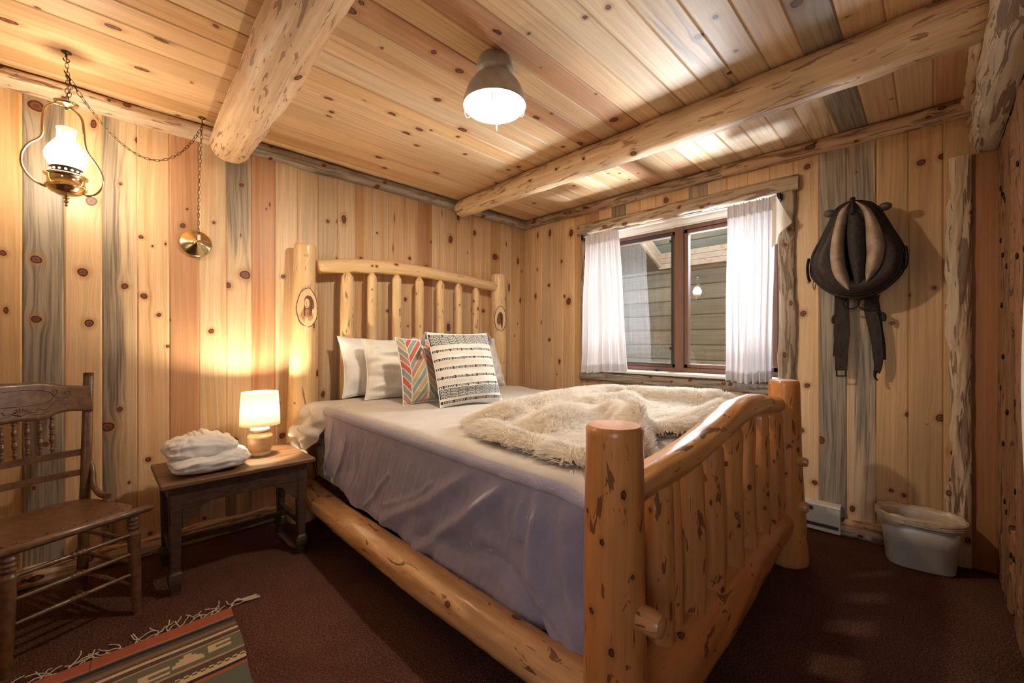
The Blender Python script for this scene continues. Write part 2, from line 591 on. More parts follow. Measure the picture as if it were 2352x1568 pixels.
M['lavender'] = fabric('lavender_grey_linen', (.40, .36, .41), weave=430, bump=.7, wr=2.2, mottle=.1)
M['quilt'] = fabric('cream_quilting', (.70, .62, .45), weave=500, bump=.3)
M['print'] = fabric('printed_cloth', (1, 1, 1), weave=900, bump=.35, attr='fcol')
M['rugweave'] = fabric('rug_weave', (1, 1, 1), weave=500, bump=.9, attr='fcol', sheen=.1)
M['yarn'] = fabric('cream_yarn', (.62, .52, .38), weave=900, bump=.5)
M['dark_yarn'] = fabric('black_white_yarn', (.03, .03, .035), (.45, .42, .38), weave=900, bump=.5)
M['sheer'] = sheer('sheer_curtain', (.74, .68, .66), .20, see=.07)
M['rubber'] = simple('dark_slot', (.03, .028, .025), .7)
M['vinyl'] = simple('brown_window_frame', (.17, .075, .042), .5, nscale=(70, 70, 3), col2=(.12, .05, .028), bump=.1)
M['black_frame'] = simple('black_screen_frame', (.02, .018, .016), .5)
M['sill'] = simple('pale_sill_wood', (.84, .79, .72), .4, nscale=(40, 3, 40), col2=(.76, .70, .62))
M['cord'] = simple('cream_cord', (.60, .50, .34), .5)


def carpet_mat():
    m, nt, b = mat_new('brown_carpet')
    t = NT(nt)
    co = t.coord()
    v = t.n('ShaderNodeTexVoronoi', i_Scale=260.0)
    t.set(v.inputs['Vector'], co)
    n = t.noise(co, 150, 3, .7)
    big = t.noise(co, 3.0, 3, .6)
    c = t.mix(t.ramp(n, .3, .7), (.066, .027, .018), (.225, .100, .066))
    c = t.mix(t.ramp(big, .4, .65, 0, .3), c, (.070, .028, .018))
    t.set(b.inputs['Base Color'], c)
    b.inputs['Roughness'].default_value = 1.0
    b.inputs['Specular IOR Level'].default_value = .0
    b.inputs['Sheen Weight'].default_value = .0
    t.bump(t.math('ADD', v.outputs[0], n), 1.0, .006, b)
    return m


M['carpet'] = carpet_mat()

# ---------------------------------------------------------------- boards and logs
DA, DB, ZC = 3.04, 3.22, 2.43
BOARD = .1355


def warp(a, l, knots):
    """knot distance and grain warp at points (a across, l along)"""
    kd = np.full(a.shape, 9.0); wa = a.copy()
    for ka, kl, r, e in knots:
        dx = a - ka; dz = l - kl
        near = (abs(dx) < .16) & (abs(dz) < .5)
        if not near.any(): continue
        e_a, e_l = r, r * e
        ang = np.arctan2(dz, dx)
        wob = 1 + .06 * np.sin(2 * ang + ka * 50) + .04 * np.sin(3 * ang + kl * 70)
        d = np.sqrt((dx / e_a) ** 2 + (dz / e_l) ** 2) / wob
        kd = np.minimum(kd, d)
        g = np.exp(-(dx / (2.0 * r)) ** 2 - (dz / (3.2 * max(e_l, r))) ** 2)
        wa = wa - dx * g * .85
    return kd, wa


def boards(mb, a0, w, count, l0, l1, fmap, specs=None, knots=(), seed=1, dl=.0095, depth=.005, hole=None, rnd_knots=True, l_joint=None, flip=False):
    """strips of tongue-and-groove board. fmap(a, l, d) -> world; d is depth into the wall"""
    rng = np.random.RandomState(seed)
    nin = 19 if dl < .1 else 3
    prof = np.concatenate([[0, .022], np.linspace(.05, .95, nin), [.978, 1.0]])
    dep = np.concatenate([[1, .45], np.zeros(nin), [.45, 1.0]]) * depth
    specs = specs or {}
    for i in range(count):
        b0 = a0 + i * w
        sp = specs.get(i)
        if sp is None:
            k = rng.rand()
            if k < .50: sp = (YEL, 0, 0)
            elif k < .64: sp = (PALE, 0, .1)
            elif k < .76: sp = (ORG, 0, 0)
            elif k < .86: sp = (RED, 0, 0)
            elif k < .95: sp = (PALE, .36, .18)
            else: sp = (YEL, .52, .45)
        else:
            rng.rand()
        tone, sl, sr = sp
        tone = np.array(tone) * (1 + rng.uniform(-.07, .07))
        nl = max(2, int((l1 - l0) / dl))
        A = b0 + prof * w; L = np.linspace(l0, l1, nl)
        AA, LL = np.meshgrid(A, L, indexing='ij')
        kn = [k for k in knots if b0 <= k[0] < b0 + w]
        rk = []
        if rnd_knots:
            for _ in range(rng.poisson(1.2)):
                r = rng.uniform(.004, .008)
                kk = (b0 + rng.uniform(.12, .88) * w, rng.uniform(l0, l1), r, rng.uniform(1, 2.2))
                if all(abs(kk[1] - k[1]) > .12 for k in kn): rk.append(kk)
        kd, wa = warp(AA, LL, kn + rk)
        drift = .012 * np.sin(LL * rng.uniform(.8, 2.2) + rng.uniform(0, 6)) + .004 * np.sin(LL * 5.1 + i)
        seedo = rng.uniform(0, 40, 3)
        wc = np.stack([wa + drift + seedo[0], np.full_like(AA, seedo[1]), LL + seedo[2]], -1)
        u = prof[:, None]
        st = (sl * (1 - u) + sr * u) * np.ones_like(LL)
        if sl or sr: st = np.clip(st + .12 * np.sin(LL * 2.3 + i) * (st > .05), .0, 1)
        T = np.broadcast_to(tone, AA.shape + (3,)) * (1 + .06 * np.sin(LL * 1.7 + i * 2.1))[..., None]
        gap = 0.0
        P = fmap(AA, LL, np.broadcast_to(dep[:, None], AA.shape))
        if hole is None:
            mb.grid(P, attrs=dict(wc=wc, kd=kd[..., None], tone=T, stain=st[..., None]), smooth=False, flip=flip)
        else:
            ha0, ha1, hl0, hl1 = hole
            nv = nl
            I = np.arange(len(prof) * nl).reshape(len(prof), nl)
            ca = (A[:-1] + A[1:]) / 2; cl = (L[:-1] + L[1:]) / 2
            keep = ~(((ca > ha0) & (ca < ha1))[:, None] & ((cl > hl0) & (cl < hl1))[None])
            Q = np.stack([I[:-1, :-1], I[1:, :-1], I[1:, 1:], I[:-1, 1:]], -1)[keep]
            if flip: Q = Q[:, ::-1]
            mb.add(P.reshape(-1, 3), Q.tolist(), False, dict(wc=wc.reshape(-1, 3), kd=kd.reshape(-1, 1), tone=T.reshape(-1, 3), stain=st.reshape(-1, 1)))


def back_fill(mb, n0):
    """attributes for plain backing geometry added after the boards"""
    pass


def log(mb, pts, radii, seed=0, seg=36, ds=.012, wob=.035, tone=YEL, stain=0.0, knots=6, kr=(.008, .016), caps=(True, True), bev=.012, taper=(0, 0), knot_list=(), facet=0.0):
    """a peeled log along a smooth path; grain coordinates, knots and bumps included"""
    rng = np.random.RandomState(seed + 500)
    pts = np.array(pts, float)
    radii = np.broadcast_to(np.asarray(radii, float), (len(pts),))
    PR = np.concatenate([pts, radii[:, None]], 1)
    L = np.linalg.norm(np.diff(pts, axis=0), axis=1).sum()
    n = max(6, int(L / ds))
    S = spline(PR, n)
    P, r = S[:, :3], S[:, 3]
    P, T, N_, B, s = frames(P)
    th = np.linspace(0, 2 * PI, seg, endpoint=False)
    TH, SS = np.meshgrid(th, s, indexing='xy')        # (n, seg)
    R = np.broadcast_to(r[:, None], TH.shape).copy()
    bump = np.zeros_like(R)
    for i in range(9):
        k = rng.randint(1, 5); fs = rng.normal() * 9
        bump += rng.uniform(.3, 1) * np.sin(k * TH + fs * SS + rng.uniform(0, 6.28)) / (1 + .25 * k)
    for i in range(8):
        k = rng.randint(5, 11); fs = rng.normal() * 25
        bump += .22 * np.sin(k * TH + fs * SS + rng.uniform(0, 6.28))
    R *= 1 + wob * bump * .5
    if facet:
        kf = 9
        R *= 1 - facet * (1 - np.abs(np.cos(kf / 2 * (TH + .5 * np.sin(SS * 3 + seed)))))
    rm = r.mean()
    kl = list(knot_list) + [(rng.uniform(0, 2 * PI), rng.uniform(.03, max(.04, L - .03)), rng.uniform(*kr), rng.uniform(1.0, 1.8)) for _ in range(knots)]
    kd = np.full(TH.shape, 9.0); wth = TH.copy()
    for kt, ks, k_r, e in kl:
        dth = (TH - kt + PI) % (2 * PI) - PI
        dx = dth * rm; dz = SS - ks
        d = np.sqrt((dx / k_r) ** 2 + (dz / (k_r * e)) ** 2)
        kd = np.minimum(kd, d)
        R += k_r * .32 * np.exp(-(d / 1.9) ** 2) - k_r * .12 * np.exp(-(d / .8) ** 2)
        wth = wth - dth * .7 * np.exp(-(dx / (2 * k_r)) ** 2 - (dz / (3.5 * k_r)) ** 2)
    e0 = np.clip((s - 0) / bev, 0, 1); e1 = np.clip((s[-1] - s) / bev, 0, 1)
    sh = np.ones_like(s)
    if caps[0]: sh *= 1 - .10 * (1 - e0) ** 2
    if caps[1]: sh *= 1 - .10 * (1 - e1) ** 2
    if taper[0]: sh *= 1 - taper[0] * (1 - smooth(0, r[0] * .9, s)) 
    if taper[1]: sh *= 1 - taper[1] * (1 - smooth(0, r[-1] * .9, s[-1] - s))
    R *= sh[:, None]
    G = P[:, None] + R[..., None] * (np.cos(TH)[..., None] * N_[:, None] + np.sin(TH)[..., None] * B[:, None])
    so = rng.uniform(0, 40, 3)
    twist = SS * rng.uniform(-.35, .35)
    wc = np.stack([np.cos(wth + twist) * rm + so[0], np.sin(wth + twist) * rm + so[1], SS + so[2]], -1)
    tone = np.array(tone) * (1 + rng.uniform(-.05, .05))
    tn = np.broadcast_to(tone, G.shape) * (1 + .09 * bump * .5)[..., None]
    stv = np.full(TH.shape + (1,), float(stain))
    mb.grid(G, closed_v=True, attrs=dict(wc=wc, kd=kd[..., None], tone=tn, stain=stv), flip=True)
    for end, do in ((0, caps[0]), (-1, caps[1])):
        if not do: continue
        rings = [1.0, .93, .6, .3, .02]
        Rr = R[end]
        H = np.stack([P[end] + (Rr * q)[:, None] * (np.cos(th)[:, None] * N_[end] + np.sin(th)[:, None] * B[end]) + T[end] * (1 if end else -1) * bev * .35 * (1 - q ** 2 if q < .99 else 0) for q in rings])
        # rings of growth: grain space is radius
        wcc = np.stack([np.stack([np.full(seg, q * rm) + so[0], np.zeros(seg) + 5, np.zeros(seg) + .02 * np.sin(th)], -1) for q in rings])
        mb.grid(H, closed_v=True, smooth=False, attrs=dict(wc=wcc, kd=np.full(H.shape[:2] + (1,), 9.0), tone=np.broadcast_to(tone * 1.05, H.shape), stain=np.zeros(H.shape[:2] + (1,))), flip=(end == 0) != True)
    return mb


def slab(mb, p, q, out, up, w, t, seed=0, tone=YEL, stain=.25, edge=(.008, .008), knots=5, round_=1.0, ds=.015, taper=0.0):
    """live-edge slab running p -> q; `out` points off the wall, `up` across its width; rounded outer face"""
    rng = np.random.RandomState(seed + 900)
    p = np.array(p, float); q = np.array(q, float); out = np.array(out, float); up = np.array(up, float)
    L = np.linalg.norm(q - p); d = (q - p) / L
    n = max(8, int(L / ds)); s = np.linspace(0, L, n)
    lo = -w / 2 + edge[0] * (sines(rng, 4, 7, s) + .5 * sines(rng, 4, 25, s))
    hi = w / 2 + edge[1] * (sines(rng, 4, 7, s) + .5 * sines(rng, 4, 25, s))
    k = 13
    c = np.linspace(-1, 1, k)
    face = t * (1 - .45 * round_ * np.abs(c) ** 3)
    rows = [np.zeros(1)]
    U = np.concatenate([[-1], c, [1]]); Dp = np.concatenate([[0], face, [0]])
    SS, UU = np.meshgrid(s, U, indexing='ij')
    mid = (lo + hi) / 2; hw = (hi - lo) / 2 * (1 - taper * s / L)
    across = mid[:, None] + hw[:, None] * UU
    dd = Dp[None] * (1 + .10 * sines(rng, 6, 14, SS, UU * .3)) + .0012 * sines(rng, 6, 60, SS, UU * .2)
    dd[:, 0] = dd[:, -1] = 0
    G = p + SS[..., None] * d + across[..., None] * up + dd[..., None] * out
    kn = [(rng.uniform(-w / 2, w / 2), rng.uniform(0, L), rng.uniform(.006, .014), rng.uniform(1, 2)) for _ in range(knots)]
    kd, wa = warp(across, SS, kn)
    so = rng.uniform(0, 40, 3)
    wc = np.stack([wa + so[0], dd * 1.0 + so[1], SS + so[2]], -1)
    T = np.broadcast_to(np.array(tone), G.shape) * (1 + .1 * sines(rng, 4, 3, SS))[..., None]
    at = dict(wc=wc, kd=kd[..., None], tone=T, stain=np.full(SS.shape + (1,), float(stain)))
    det = np.dot(np.cross(d, up), out)
    mb.grid(G, attrs=at, flip=det < 0)
    for e in (0, -1):
        V = G[e]
        f = list(range(len(V)))
        if (e == 0) == (det < 0): f = f[::-1]
        f = f[::-1]
        mb.add(V, [f], False, {kk: np.asarray(v)[e].reshape(len(V), -1) for kk, v in at.items()})
    # back
    b = G[:, [0, -1]]
    mb.grid(b, attrs={kk: np.asarray(v)[:, [0, -1]] for kk, v in at.items()}, flip=det > 0)
    return mb


def plain(mb, tone=YEL, stain=0.0, seed=1, axis=2):
    """grain attributes for boxes already in mb (whole mesh)"""
    V = np.concatenate(mb.V)
    rng = np.random.RandomState(seed)
    o = rng.uniform(0, 30, 3)
    perm = {2: (0, 1, 2), 0: (1, 2, 0), 1: (0, 2, 1)}[axis]
    wc = V[:, perm] + o
    mb.A = dict(wc=[(0, wc)], kd=[(0, np.full((len(V), 1), 9.0))], tone=[(0, np.broadcast_to(np.array(tone), V.shape).copy())], stain=[(0, np.full((len(V), 1), float(stain)))])
    return mb



KNOTS_N = [(-0.202,1.564,0.0178,1),(-0.046,1.521,0.0188,1),(-0.023,1.264,0.017,1),(0.111,1.465,0.0138,1),(0.188,1.418,0.0142,1),(0.25,1.318,0.0103,1),(0.49,1.232,0.0133,1),(0.575,1.514,0.0159,1),(0.665,1.588,0.0255,1),(0.176,1.739,0.0101,1),(-0.202,1.277,0.016,1),(-0.305,1.58,0.012,1),(-0.015,1.889,0.0209,1),(-0.202,2.303,0.0249,1),(-0.007,2.287,0.0105,2),(0.094,2.007,0.0079,1),(0.16,2.261,0.0074,2),(0.206,0.521,0.0122,1),(0.356,1.836,0.0128,1),(0.882,1.601,0.0123,1),(1.099,0.947,0.0182,1),(1.141,0.797,0.0113,2),(0.045,0.724,0.0232,1),(0.646,2.146,0.0116,1),(0.642,1.832,0.004,3),(1.29,2.067,0.015,2),(1.242,2.041,0.0066,2),(1.174,2.027,0.0106,1),(2.253,2.083,0.02,1.5),(2.341,2.304,0.0109,3),(2.793,2.004,0.0292,1),(2.531,2.192,0.0158,1.5),(1.698,2.162,0.004,9),(1.687,1.915,0.004,9),(2.159,2.296,0.004,8),(1.837,1.856,0.0122,1),(2.05,2.025,0.0128,1),(1.997,1.805,0.0158,1),(1.419,1.798,0.0112,1),(1.242,1.763,0.0134,1),(2.992,1.721,0.0163,2),(3.152,1.599,0.0119,2),(3.004,0.765,0.0057,4),(3.252,0.864,0.0128,3),(3.232,0.764,0.004,7),(1.645,1.412,0.0176,0.6),(1.793,1.515,0.0151,1),(2.229,1.294,0.019,1.6),(2.366,1.345,0.0083,2),(2.64,1.463,0.0142,1),(2.707,1.123,0.0111,2),(3.119,2.005,0.0142,2),(2.948,2.158,0.007,3),(0.223,1.697,0.0061,1),(0.612,0.561,0.0137,1),(0.784,2.027,0.0044,2),(0.804,2.06,0.0045,3),(0.877,0.546,0.0172,1),(0.298,1.291,0.004,2),(0.376,1.936,0.0064,1),(0.288,1.143,0.0083,1),(0.279,1.718,0.004,3),(0.856,0.765,0.0073,1),(-0.171,0.67,0.0108,1),(-0.267,0.8,0.0086,2),(0.091,0.81,0.0118,1),(0.298,0.294,0.0126,1),(0.214,0.112,0.0102,1),(0.458,0.123,0.0088,1)]
KNOTS_E = [(2.694,2.255,0.016,2),(2.461,1.555,0.025,1.2),(2.887,1.638,0.0118,2),(2.43,2.206,0.0204,1.6),(0.56,2.285,0.0165,1),(0.04,2.155,0.0163,1),(-0.039,2.164,0.0139,1),(0.56,0.889,0.0142,1),(0.59,0.598,0.0143,1),(0.49,0.553,0.0209,1),(0.581,1.349,0.0166,1),(0.157,1.274,0.0106,1),(-0.011,1.46,0.01,1),(0.09,1.428,0.0083,1),(0.093,0.761,0.0124,1),(-0.034,0.758,0.0179,1),(-0.097,0.58,0.0234,0.8),(1.492,2.294,0.0206,1),(2.706,1.733,0.0148,1),(2.513,1.609,0.0144,1),(2.857,2.262,0.0088,3),(2.7,1.187,0.0148,1),(2.546,1.951,0.0089,2),(0.521,0.278,0.014,1),(0.162,0.319,0.0106,1),(0.109,0.306,0.0104,1),(0.335,0.166,0.0123,1.4),(0.016,0.716,0.004,1),(0.314,2.181,0.0066,1),(2.573,0.974,0.0112,2),(2.81,1.365,0.0057,4)]
KNOTS_C = [(1.561,0.682,0.0172,1.6),(1.497,0.701,0.011,1),(1.531,1.044,0.0129,1),(1.553,1.201,0.015,1.4),(1.667,0.87,0.0079,1),(1.818,1.263,0.0153,1.2),(1.972,1.547,0.0213,1.2),(2.058,1.581,0.0114,1),(2.208,0.855,0.0106,2),(2.112,1.164,0.0163,1.2),(2.245,1.333,0.0168,1.3),(2.148,1.363,0.0131,1.8),(2.108,1.418,0.0088,1),(2.325,0.919,0.0122,1),(2.382,0.925,0.0094,1.5),(2.337,1.463,0.0108,1.5),(2.216,1.761,0.0125,1),(2.77,0.703,0.0141,1.6),(2.669,1.373,0.0146,1.6),(2.614,1.805,0.0128,1.8),(2.808,1.488,0.0116,1.6),(2.316,0.049,0.0128,2),(2.384,-0.155,0.0084,1),(2.276,0.196,0.0086,3),(2.58,0.152,0.0127,2),(2.019,0.341,0.0104,1),(2.661,0.474,0.014,1.4),(2.563,-0.244,0.0134,2),(3.006,0.156,0.0119,1.5),(1.246,1.164,0.0102,1.5),(1.251,1.145,0.0075,1),(1.164,1.256,0.0076,1),(0.951,1.349,0.0101,1),(0.861,1.37,0.0112,1),(1.206,1.806,0.0075,1),(1.274,2.088,0.0231,1),(1.684,2.144,0.012,1),(1.57,1.758,0.0115,2),(1.484,1.788,0.0077,1.5),(2.103,2.163,0.016,1),(2.193,2.149,0.0102,1.5),(1.947,2.532,0.0224,1),(1.838,2.63,0.0168,1),(1.421,2.587,0.0176,1),(1.513,2.533,0.0127,1),(2.173,2.619,0.0119,1.4),(2.041,2.739,0.0095,1.4),(2.56,2.837,0.0135,1),(0.679,1.767,0.0168,1),(0.593,1.706,0.0115,1),(0.599,1.968,0.0096,1),(0.354,1.85,0.0207,1),(0.231,2.069,0.0144,0.35),(0.23,2.555,0.0122,0.7),(0.146,2.93,0.0077,1),(0.67,2.109,0.0104,1),(3.616,1.212,0.0114,1.5),(3.145,0.885,0.0126,1),(2.63,0.569,0.008,1),(1.586,2.183,0.0236,1),(2.359,0.644,0.0113,1),(2.544,0.332,0.0063,1.2),(1.947,0.515,0.0062,1),(2.385,2.447,0.0091,1.5),(2.442,2.257,0.0111,1.5),(1.552,2.883,0.0083,1),(1.717,2.728,0.0083,1),(1.651,2.783,0.0083,1),(1.66,2.941,0.0086,1),(0.054,2.567,0.0147,0.3)]

# ---------------------------------------------------------------- room shell
X0, Y0 = -1.45, -2.25          # far sides of the room behind and left of the camera
XC = 1.8                       # end of the boarded closet wall
YC = -.235                     # its face

# headboard wall (plane Y = DA)
mb = MB()
SN = {8: (ORG, 0, 0), 9: (GRY, .82, .80), 10: (YEL, .04, 0), 11: (PALE, .80, .22), 12: (YEL, 0, 0), 13: (RED, 0, .22), 14: (PALE, .36, .12),
      15: (PALE, .48, .46), 16: (RED, 0, 0), 17: (PALE, 0, 0), 18: (PALE, .05, 0), 19: (PALE, 0, 0), 20: (PALE, .0, .15), 21: (YEL, 0, 0),
      22: (PALE, 0, .25), 23: (YEL, 0, 0), 24: (YEL, .1, 0), 25: (RED, 0, 0), 26: (PALE, 0, 0), 27: (YEL, .2, .3), 28: (YEL, 0, 0), 29: (YEL, .15, 0)}
boards(mb, -.246 - 9 * BOARD, BOARD, 35, 0, ZC, lambda a, l, d: np.stack([np.minimum(a, DB + .02), DA + d, l], -1), SN, KNOTS_N, 3)
mb.box((X0 - .1, DA + .006, -.05), (DB + .3, DA + .12, ZC + .05))
tag(mb.build('wall_north', M['board']), kind='structure')

# window wall (plane X = DB)
WY0, WY1, WZ0, WZ1 = .70, 2.23, .905, 2.14
mb = MB()
base_e = -.316
SE = {1: (ORG, 0, 0), 2: (ORG, .05, 0), 3: (YEL, 0, 0), 4: (PALE, .18, .10), 5: (GRY, .48, .52), 6: (PALE, .05, .30),
      7: (YEL, .05, .0), 8: (YEL, 0, 0), 9: (PALE, .0, .0), 10: (GRY, .62, .62), 13: (GRY, .5, .5), 15: (RED, 0, 0), 16: (YEL, 0, 0), 17: (YEL, .0, .2), 18: (ORG, 0, 0), 19: (YEL, .3, 0), 20: (YEL, 0, 0)}
SE = {}
# boards counted from y = -.316 upward; the grey ones sit beside the window and above it
DORG = (.55, .34, .155)  # orange boards at the wall's right end, darkened to deepen its lighting contrast
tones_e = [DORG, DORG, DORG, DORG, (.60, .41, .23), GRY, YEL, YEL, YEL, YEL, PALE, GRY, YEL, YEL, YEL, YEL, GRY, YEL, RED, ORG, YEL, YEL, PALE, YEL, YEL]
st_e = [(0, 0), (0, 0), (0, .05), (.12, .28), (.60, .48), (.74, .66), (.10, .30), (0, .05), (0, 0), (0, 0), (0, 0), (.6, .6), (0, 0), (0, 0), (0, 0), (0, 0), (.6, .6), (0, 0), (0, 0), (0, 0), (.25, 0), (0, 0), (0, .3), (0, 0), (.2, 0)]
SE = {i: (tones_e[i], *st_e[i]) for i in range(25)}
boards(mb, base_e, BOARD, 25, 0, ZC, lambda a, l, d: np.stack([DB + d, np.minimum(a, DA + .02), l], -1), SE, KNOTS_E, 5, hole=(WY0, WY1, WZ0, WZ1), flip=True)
for lo, hi in (((-.33, 0), (WY0 - .02, ZC)), ((WY1 + .02, 0), (DA + .1, ZC)), ((WY0 - .02, 0), (WY1 + .02, WZ0 - .02)), ((WY0 - .02, WZ1 + .02), (WY1 + .02, ZC))):
    mb.box((DB + .006, lo[0], lo[1] - (.05 if lo[1] == 0 else 0)), (DB + .16, hi[0], hi[1] + (.05 if hi[1] == ZC else 0)))
tag(mb.build('wall_east', M['board']), kind='structure')

# ceiling: boards run along X
mb = MB()
cw = .1335
c0 = .793 - 23 * cw
SC = {}
tc = {23: (PALE, .1, 0), 22: (PALE, .44, .3), 21: (PALE, .3, .1), 20: (PALE, .34, .30), 19: (GRY, .64, .52), 18: (YEL, 0, 0), 24: (PALE, 0, 0), 25: (YEL, 0, 0), 26: (RED, .0, .08), 27: (YEL, 0, .12),
      28: (RED, 0, 0), 29: (YEL, 0, 0), 30: (YEL, .12, .0), 31: (PALE, 0, .1), 32: (ORG, 0, .2), 33: (YEL, 0, 0), 34: (YEL, .3, 0), 35: (YEL, 0, .3), 36: (YEL, 0, 0), 37: (YEL, .25, 0), 38: (ORG, 0, .1), 39: (YEL, 0, .2), 40: (YEL, 0, 0)}
SC.update(tc)
boards(mb, c0, cw, 41, X0 - .05, DB + .05, lambda a, l, d: np.stack([l, np.minimum(a, DA + .05), ZC + d], -1), SC, KNOTS_C, 9, dl=.012, flip=False)
mb.box((X0 - .1, Y0 - .1, ZC + .006), (DB + .3, DA + .1, ZC + .12))
tag(mb.build('ceiling', M['board']), kind='structure')

mb = MB()
mb.box((X0 - .1, Y0 - .1, -.08), (DB + .3, DA + .1, 0))
tag(mb.build('floor', M['carpet']), kind='structure')

# the other two sides of the room, and the closet wall right beside the camera
mb = MB()
VY0, VY1, VZ0, VZ1 = -1.25, -.25, .95, 2.15  # opening for the added, unseen fill window
boards(mb, Y0 - .02, BOARD, 40, 0, ZC, lambda a, l, d: np.stack([X0 - d, np.minimum(a, DA + .02), l], -1), None, (), 15, dl=.05, flip=False, hole=(VY0, VY1, VZ0, VZ1))
for a_, b_ in (((Y0 - .1, -.05), (VY0 - .03, ZC + .05)), ((VY1 + .03, -.05), (DA + .1, ZC + .05)), ((VY0 - .03, -.05), (VY1 + .03, VZ0 - .03)), ((VY0 - .03, VZ1 + .03), (VY1 + .03, ZC + .05))):
    mb.box((X0 - .12, a_[0], a_[1]), (X0 - .006, b_[0], b_[1]))
tag(mb.build('wall_west', M['board']), kind='structure')
mb = MB()
for a_, b_ in (((VY0 - .09, VZ0 - .09), (VY1 + .09, VZ0 + .01)), ((VY0 - .09, VZ1 - .01), (VY1 + .09, VZ1 + .09)), ((VY0 - .09, VZ0), (VY0 + .01, VZ1)), ((VY1 - .01, VZ0), (VY1 + .09, VZ1)), (((VY0 + VY1) / 2 - .02, VZ0), ((VY0 + VY1) / 2 + .02, VZ1))):
    mb.box((X0 - .05, a_[0], a_[1]), (X0 + .02, b_[0], b_[1]))
plain(mb, PALE, .2, 3)
w4 = mb.build('added_window_frame', M['slab'])  # frame of the out-of-view window added to carry the fill light
tag(w4, kind='structure')
mb = MB()
mb.add([(X0 - .04, VY0, VZ0), (X0 - .04, VY1, VZ0), (X0 - .04, VY1, VZ1), (X0 - .04, VY0, VZ1)], [(0, 1, 2, 3)], False)
tag(mb.build('added_window_pane', glass_thin('added_window_glass')), kind='structure')  # pane of that added window
mb = MB()
boards(mb, X0 - .02, BOARD, 36, 0, ZC, lambda a, l, d: np.stack([a, Y0 - d, l], -1), None, (), 16, dl=.2, flip=True)
mb.box((X0 - .1, Y0 - .12, -.05), (DB + .3, Y0 - .006, ZC + .05))
tag(mb.build('wall_south', M['board']), kind='structure')


# closet wall: backing, rough planks, header fascia with a live edge
mb = MB()
mb.box((XC, YC - .12, 0), (DB + .02, YC - .025, ZC))
mb.box((XC, -2.25, 0), (XC + .08, YC - .12, ZC))
plain(mb, (.16, .07, .03), 0, 4)
tag(mb.build('wall_closet', M['rough']), kind='structure')
mb = MB()
mb.box((DB - .004, YC - .1, 0), (DB + .03, -.150, 2.14))
plain(mb, (.38, .18, .075), 0, 6)
tag(mb.build('trim_8', M['board']), kind='structure')
DOOR = [(3.215, 2.985, (.28, .135, .06)), (2.985, 2.76, (.24, .12, .055)), (2.63, 2.40, (.25, .125, .06)), (2.40, 2.17, (.22, .11, .055)), (2.17, 1.8, (.24, .12, .06))]
dr = thing('plank_door', 'rough dark plank closet door studded with black square nails, beside the waste bin', 'door', (2.6, YC, 0))
for i, (xa, xb, tn) in enumerate(DOOR):
    mb = MB()
    slab(mb, ((xa + xb) / 2, YC - .022, .01), ((xa + xb) / 2, YC - .022, 2.13), (0, 1, 0), (-1, 0, 0), abs(xa - xb) - .006, .022, 40 + i, tn, .0, (.004, .004), 6, .25)
    mb.build('plank', M['rough'], dr)
mb = MB()
slab(mb, (2.76, YC - .022, .22), (2.40, YC - .022, .22), (0, 1, 0), (0, 0, 1), .30, .022, 61, (.31, .15, .07), .0, (.003, .003), 3, .2)
mb.build('crosspiece', M['rough'], dr)
mb = MB()
slab(mb, (2.76, YC - .022, 1.72), (2.60, YC - .022, 1.72), (0, 1, 0), (0, 0, 1), 1.0, .020, 62, (.26, .13, .06), .0, (.003, .003), 3, .2)
mb.build('crosspiece', M['rough'], dr)
mb = MB()
nz = [(3.06, 1.90), (3.0, 1.86), (2.93, 1.83), (3.05, 1.65), (2.98, 1.57), (2.88, 1.80), (3.02, 1.34), (2.83, 1.50), (3.05, .95), (2.97, 1.10), (2.83, .86), (2.96, .70), (2.56, .93), (2.52, 1.5), (2.56, .58), (2.9, .45), (2.84, .42), (2.6, .30), (2.5, 1.85), (2.7, .28), (2.35, .95), (2.34, 1.5)]
for x, z in nz: mb.ball((x, YC + .002, z), .011, 8, (1, .45, 1.25))
mb.build('nails', M['iron'], dr)

# header fascia over the closet
mb = MB()
slab(mb, (XC - .1, YC - .0, 2.283), (DB - .004, YC - .0, 2.283), (0, 1, 0), (0, 0, 1), .292, .095, 70, (.52, .42, .30), .30, (.0, .0), 8, .15)
tag(mb.build('header_beam', M['slab'], None), 'thick grey-brown live-edge header board under the ceiling above the closet door', 'beam')
mb = MB()
slab(mb, (XC - .1, YC + .093, 2.385), (DB - .004, YC + .093, 2.385), (0, 1, 0), (0, 0, 1), .07, .03, 71, (.66, .50, .33), .0, (.0, .020), 8, 1.0)
tag(mb.build('bark_strip', M['log'], None), 'pale knobbly bark edge strip along the header board at the ceiling', 'trim')

# vertical live-edge corner slab at the end of the window wall
mb = MB()
slab(mb, (DB, -.105, 0), (DB, -.105, 2.136), (-1, 0, 0), (0, 1, 0), .085, .035, 72, (.66, .50, .33), .0, (.0, .014), 4, .8)
tag(mb.build('trim_1', M['slab']), kind='structure')

